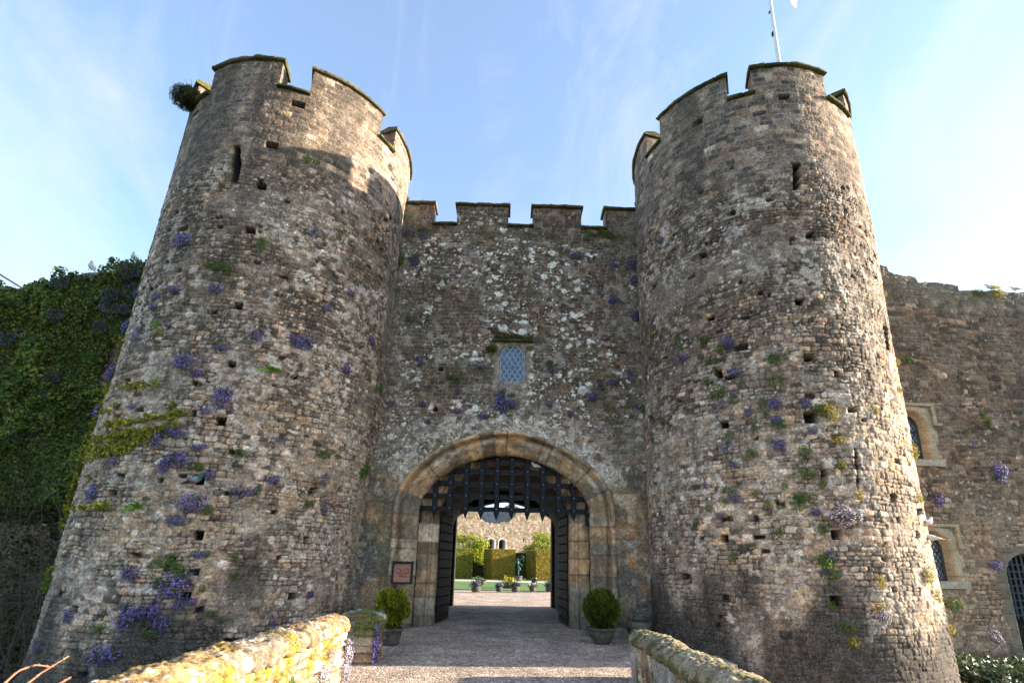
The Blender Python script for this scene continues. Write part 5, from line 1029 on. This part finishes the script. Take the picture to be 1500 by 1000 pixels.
# tubs of flowers on the lawn edge
def tub(px, py, R, H, label, col, seed, hh=.25, Y=None):
    P = at_y(px, py, Y) if Y else CAM+ray(px, py)*(.05-1.6)/ray(px, py)[2]; x, y = P[0], P[1]; r = np.random.RandomState(seed); root = tag(empty('planted_tub', (x, y, .05)), label, 'planter', 'planted tubs on the lawn')
    g = G(); g.lathe([(0, 0), (R*.82, 0), (R, H*.5), (R*.95, H), (R*.85, H), (R*.8, H-.05), (0, H-.05)], (.16, .13, .1), 16, (x, y, .05)); g.build('tub', M_pot, root)
    n = 500; D = r.normal(size=(n, 3)); D[:, 2] = np.abs(D[:, 2]); P = np.array([x, y, .05+H])+D*np.array([R*.5, R*.5, hh*.35]); g = G(); g.leaves(P, .06, lerp(np.array([.03, .05, .02]), np.array([.09, .14, .04]), r.rand(n)[:, None]), None, .35, 1, r); g.build('foliage', M_leaf, root)
    n = 110; D = r.normal(size=(n, 3)); D[:, 2] = np.abs(D[:, 2]); P = np.array([x, y, .05+H+.03])+D*np.array([R*.5, R*.5, hh*.33]); C = np.repeat(np.array([col], float), n, 0); C[r.rand(n) < .12] = (.8, .7, .2); g = G(); g.leaves(P, .055, C, None, .9, 1, r); g.build('flowers', M_petal, root)
tub(697, 866, .27, .28, 'leftmost planted tub with a leafy plant and blue flowers', (.10, .13, .45), 1, .5)
tub(731, 866, .19, .26, 'small dark tub with blue flowers left of centre', (.16, .17, .35), 2, .22)
tub(755, 866, .23, .30, 'pale round tub with deep blue pansies near the centre', (.04, .05, .30), 3, .25)
tub(780, 866, .19, .26, 'small tub of white flowers right of centre', (.75, .75, .8), 4, .25)
tub(805, 866, .25, .28, 'rightmost planted tub with a dark rounded leafy plant', (.05, .07, .25), 5, .42)
tub(746, 861, .50, .28, 'broad trough of bright yellow daffodils behind the tubs', (.85, .62, .02), 6, .5)
tub(706, 855.5, .25, .28, 'small grey tub beside the far left lawn edge', (.2, .2, .2), 7, .1)
tub(783, 855.5, .25, .3, 'small dark ball planter at the far right lawn edge', (.06, .06, .06), 8, .2)

# ================================================================== FLAG, WIRE, BIRDS
pb = at_y(1140, 86, 10.35); fp = tag(empty('flagpole', (pb[0], pb[1], 11.2)), 'white flagpole with a white flag rising from the right tower roof', 'flagpole')
zt = 18.4; g = G(); g.tube([(pb[0], pb[1], 11.2), (pb[0], pb[1], 14), (pb[0], pb[1], zt)], [.060, .052, .036], (.7, .7, .7), 12); g.sphere((pb[0], pb[1], zt+.08), .09, (.7, .6, .3), 10); g.build('pole', M_pole, fp)
g = G()
for z in (15.2, 15.28, 16.0): g.box(pb[0]-.075, pb[0]-.05, pb[1]-.03, pb[1]+.03, z, z+.04)
g.build('cleat', M_frame, fp, False)
tip = at_y(1174, 13, 10.1); g = G(); nu, nv_ = 50, 30; u = np.linspace(0, 1, nu)[:, None]; v = np.linspace(0, 1, nv_)[None]
x = pb[0]+.05+(tip[0]-pb[0]-.05)*u*(1-.25*(1-v))*1.0; z = 16.75-(1-v)*0+ (v-1)*0+ (1-v)*.75*0+0*u
top_ = 18.2-.5*u; bot = 17.0-(17.0-tip[2])*u**2.5; z = bot+(top_-bot)*v*(1-.45*u); y = pb[1]-.3*u+.10*np.sin(u*9+v*2)*u; g.grid(np.stack([x+0*z, y+0*z, z], -1), (.8, .79, .77)); g.build('flag', M_flag, fp)
g = G(); a = at_y(-60, 365, 17); b = at_y(31, 421, 19.5); b2 = b+(b-a)*.6; g.tube([a+(a-b)*3, a, b, b2], .035, (.03, .03, .04), 6); tag(g.build('cable', M_frame, None), 'dark cable sloping down behind the ivied wall at far left', 'cable')
def bird(loc, yaw, col, label, pitch=0., scale=1., pigeon=False, group='white doves on the castle'):
    pts = np.array([(-.20, 0, -.015), (-.14, 0, .0), (-.09, 0, .015), (-.04, 0, .03), (.02, 0, .045), (.065, 0, .07), (.085, 0, .105), (.10, 0, .13), (.12, 0, .137), (.135, 0, .135), (.155, 0, .128)])
    rad = np.array([(.035, .006), (.03, .010), (.035, .028), (.055, .050), (.060, .058), (.048, .048), (.030, .032), (.027, .028), (.022, .022), (.008, .009), (.002, .002)])
    C = np.repeat(np.array([col], float), len(pts), 0)
    if pigeon: C[:2] = (.06, .065, .08); C[2] = (.10, .11, .13); C[5:7] = (.03, .12, .09); C[7:9] = (.10, .12, .15); C[9:] = (.05, .04, .04)
    else: C[9:] = (.30, .16, .12)
    g = G(); g.tube(pts, rad, C, 14)
    for s_ in (-1, 1):   # folded wings close to the body, legs
        wp = np.array([(.035, s_*.045, .055), (-.03, s_*.056, .04), (-.10, s_*.036, .018), (-.16, s_*.016, .004)]); wc = np.repeat(np.array([col], float)*.95, 4, 0)
        if pigeon: wc[2] = (.04, .04, .05); wc[3] = (.07, .075, .09)
        g.tube(wp, np.array([(.012, .022), (.014, .034), (.010, .020), (.004, .006)]), wc, 8); g.tube([(.0, s_*.02, -.01), (.005, s_*.022, -.06), (.03, s_*.024, -.068)], [.006, .005, .003], (.5, .12, .10), 5)
        g.sphere((.112, s_*.023, .142), .004, (.01, .01, .01), 6)
    o = g.build('pigeon' if pigeon else 'dove', M_bird, None); o.location = loc; o.rotation_euler = Euler((0, pitch, yaw)); o.scale = (scale,)*3; tag(o, label, 'bird', group if not pigeon else None); return o
Wc = (.72, .71, .68)
p, n = cast_tower(TL, 287, 706); az = math.atan2(n[1], n[0])+math.pi/2; bird(p+n*.03+np.array([0, 0, -.0]), az, (.22, .25, .31), 'grey pigeon with green neck perched in a square hole of left tower', -.12, 1.15, True)
bird(at_y(785, 684, YP-.02), math.pi, Wc, 'white dove perched on a portcullis bar', 0, 1.0)
bird(at_y(736, 486, YG-.12), math.pi+.5, Wc, 'white dove standing above the mossy ledge over the lattice window', 0, 1.25)
p, n = cast_tower(TR, 1361, 767); bird(p+n*.03, .3, Wc, 'upper of two white doves at the sunny right edge of right tower', 0, .9)
p, n = cast_tower(TR, 1360, 790); bird(p+n*.05, 2.6, Wc, 'lower of two white doves at the sunny right edge of right tower', .1, 1.0)
bird(at_y(133, 393, LY0+.2), math.pi-.4, (.55, .54, .52), 'pale bird on the ivied wall top, the one farther from the left tower', -.5, 1.5, group='birds along the left wall top')
bird(at_y(195, 378, LY0+.2), math.pi-.4, (.55, .54, .52), 'pale bird on the wall top right beside the left tower', -.5, 1.3, group='birds along the left wall top')
for (x, y, l, s_) in ((1457, 420, 'white dove resting on the right wall top above a yellow-green tuft', 1.15), (1492, 422, 'small white dove on the right wall top near the photo edge', .9)):
    u, z = on_right(x, y); bird(mpR(np.array(u), np.array(-.1), np.array(z)), 2.8, Wc, l, 0, s_)
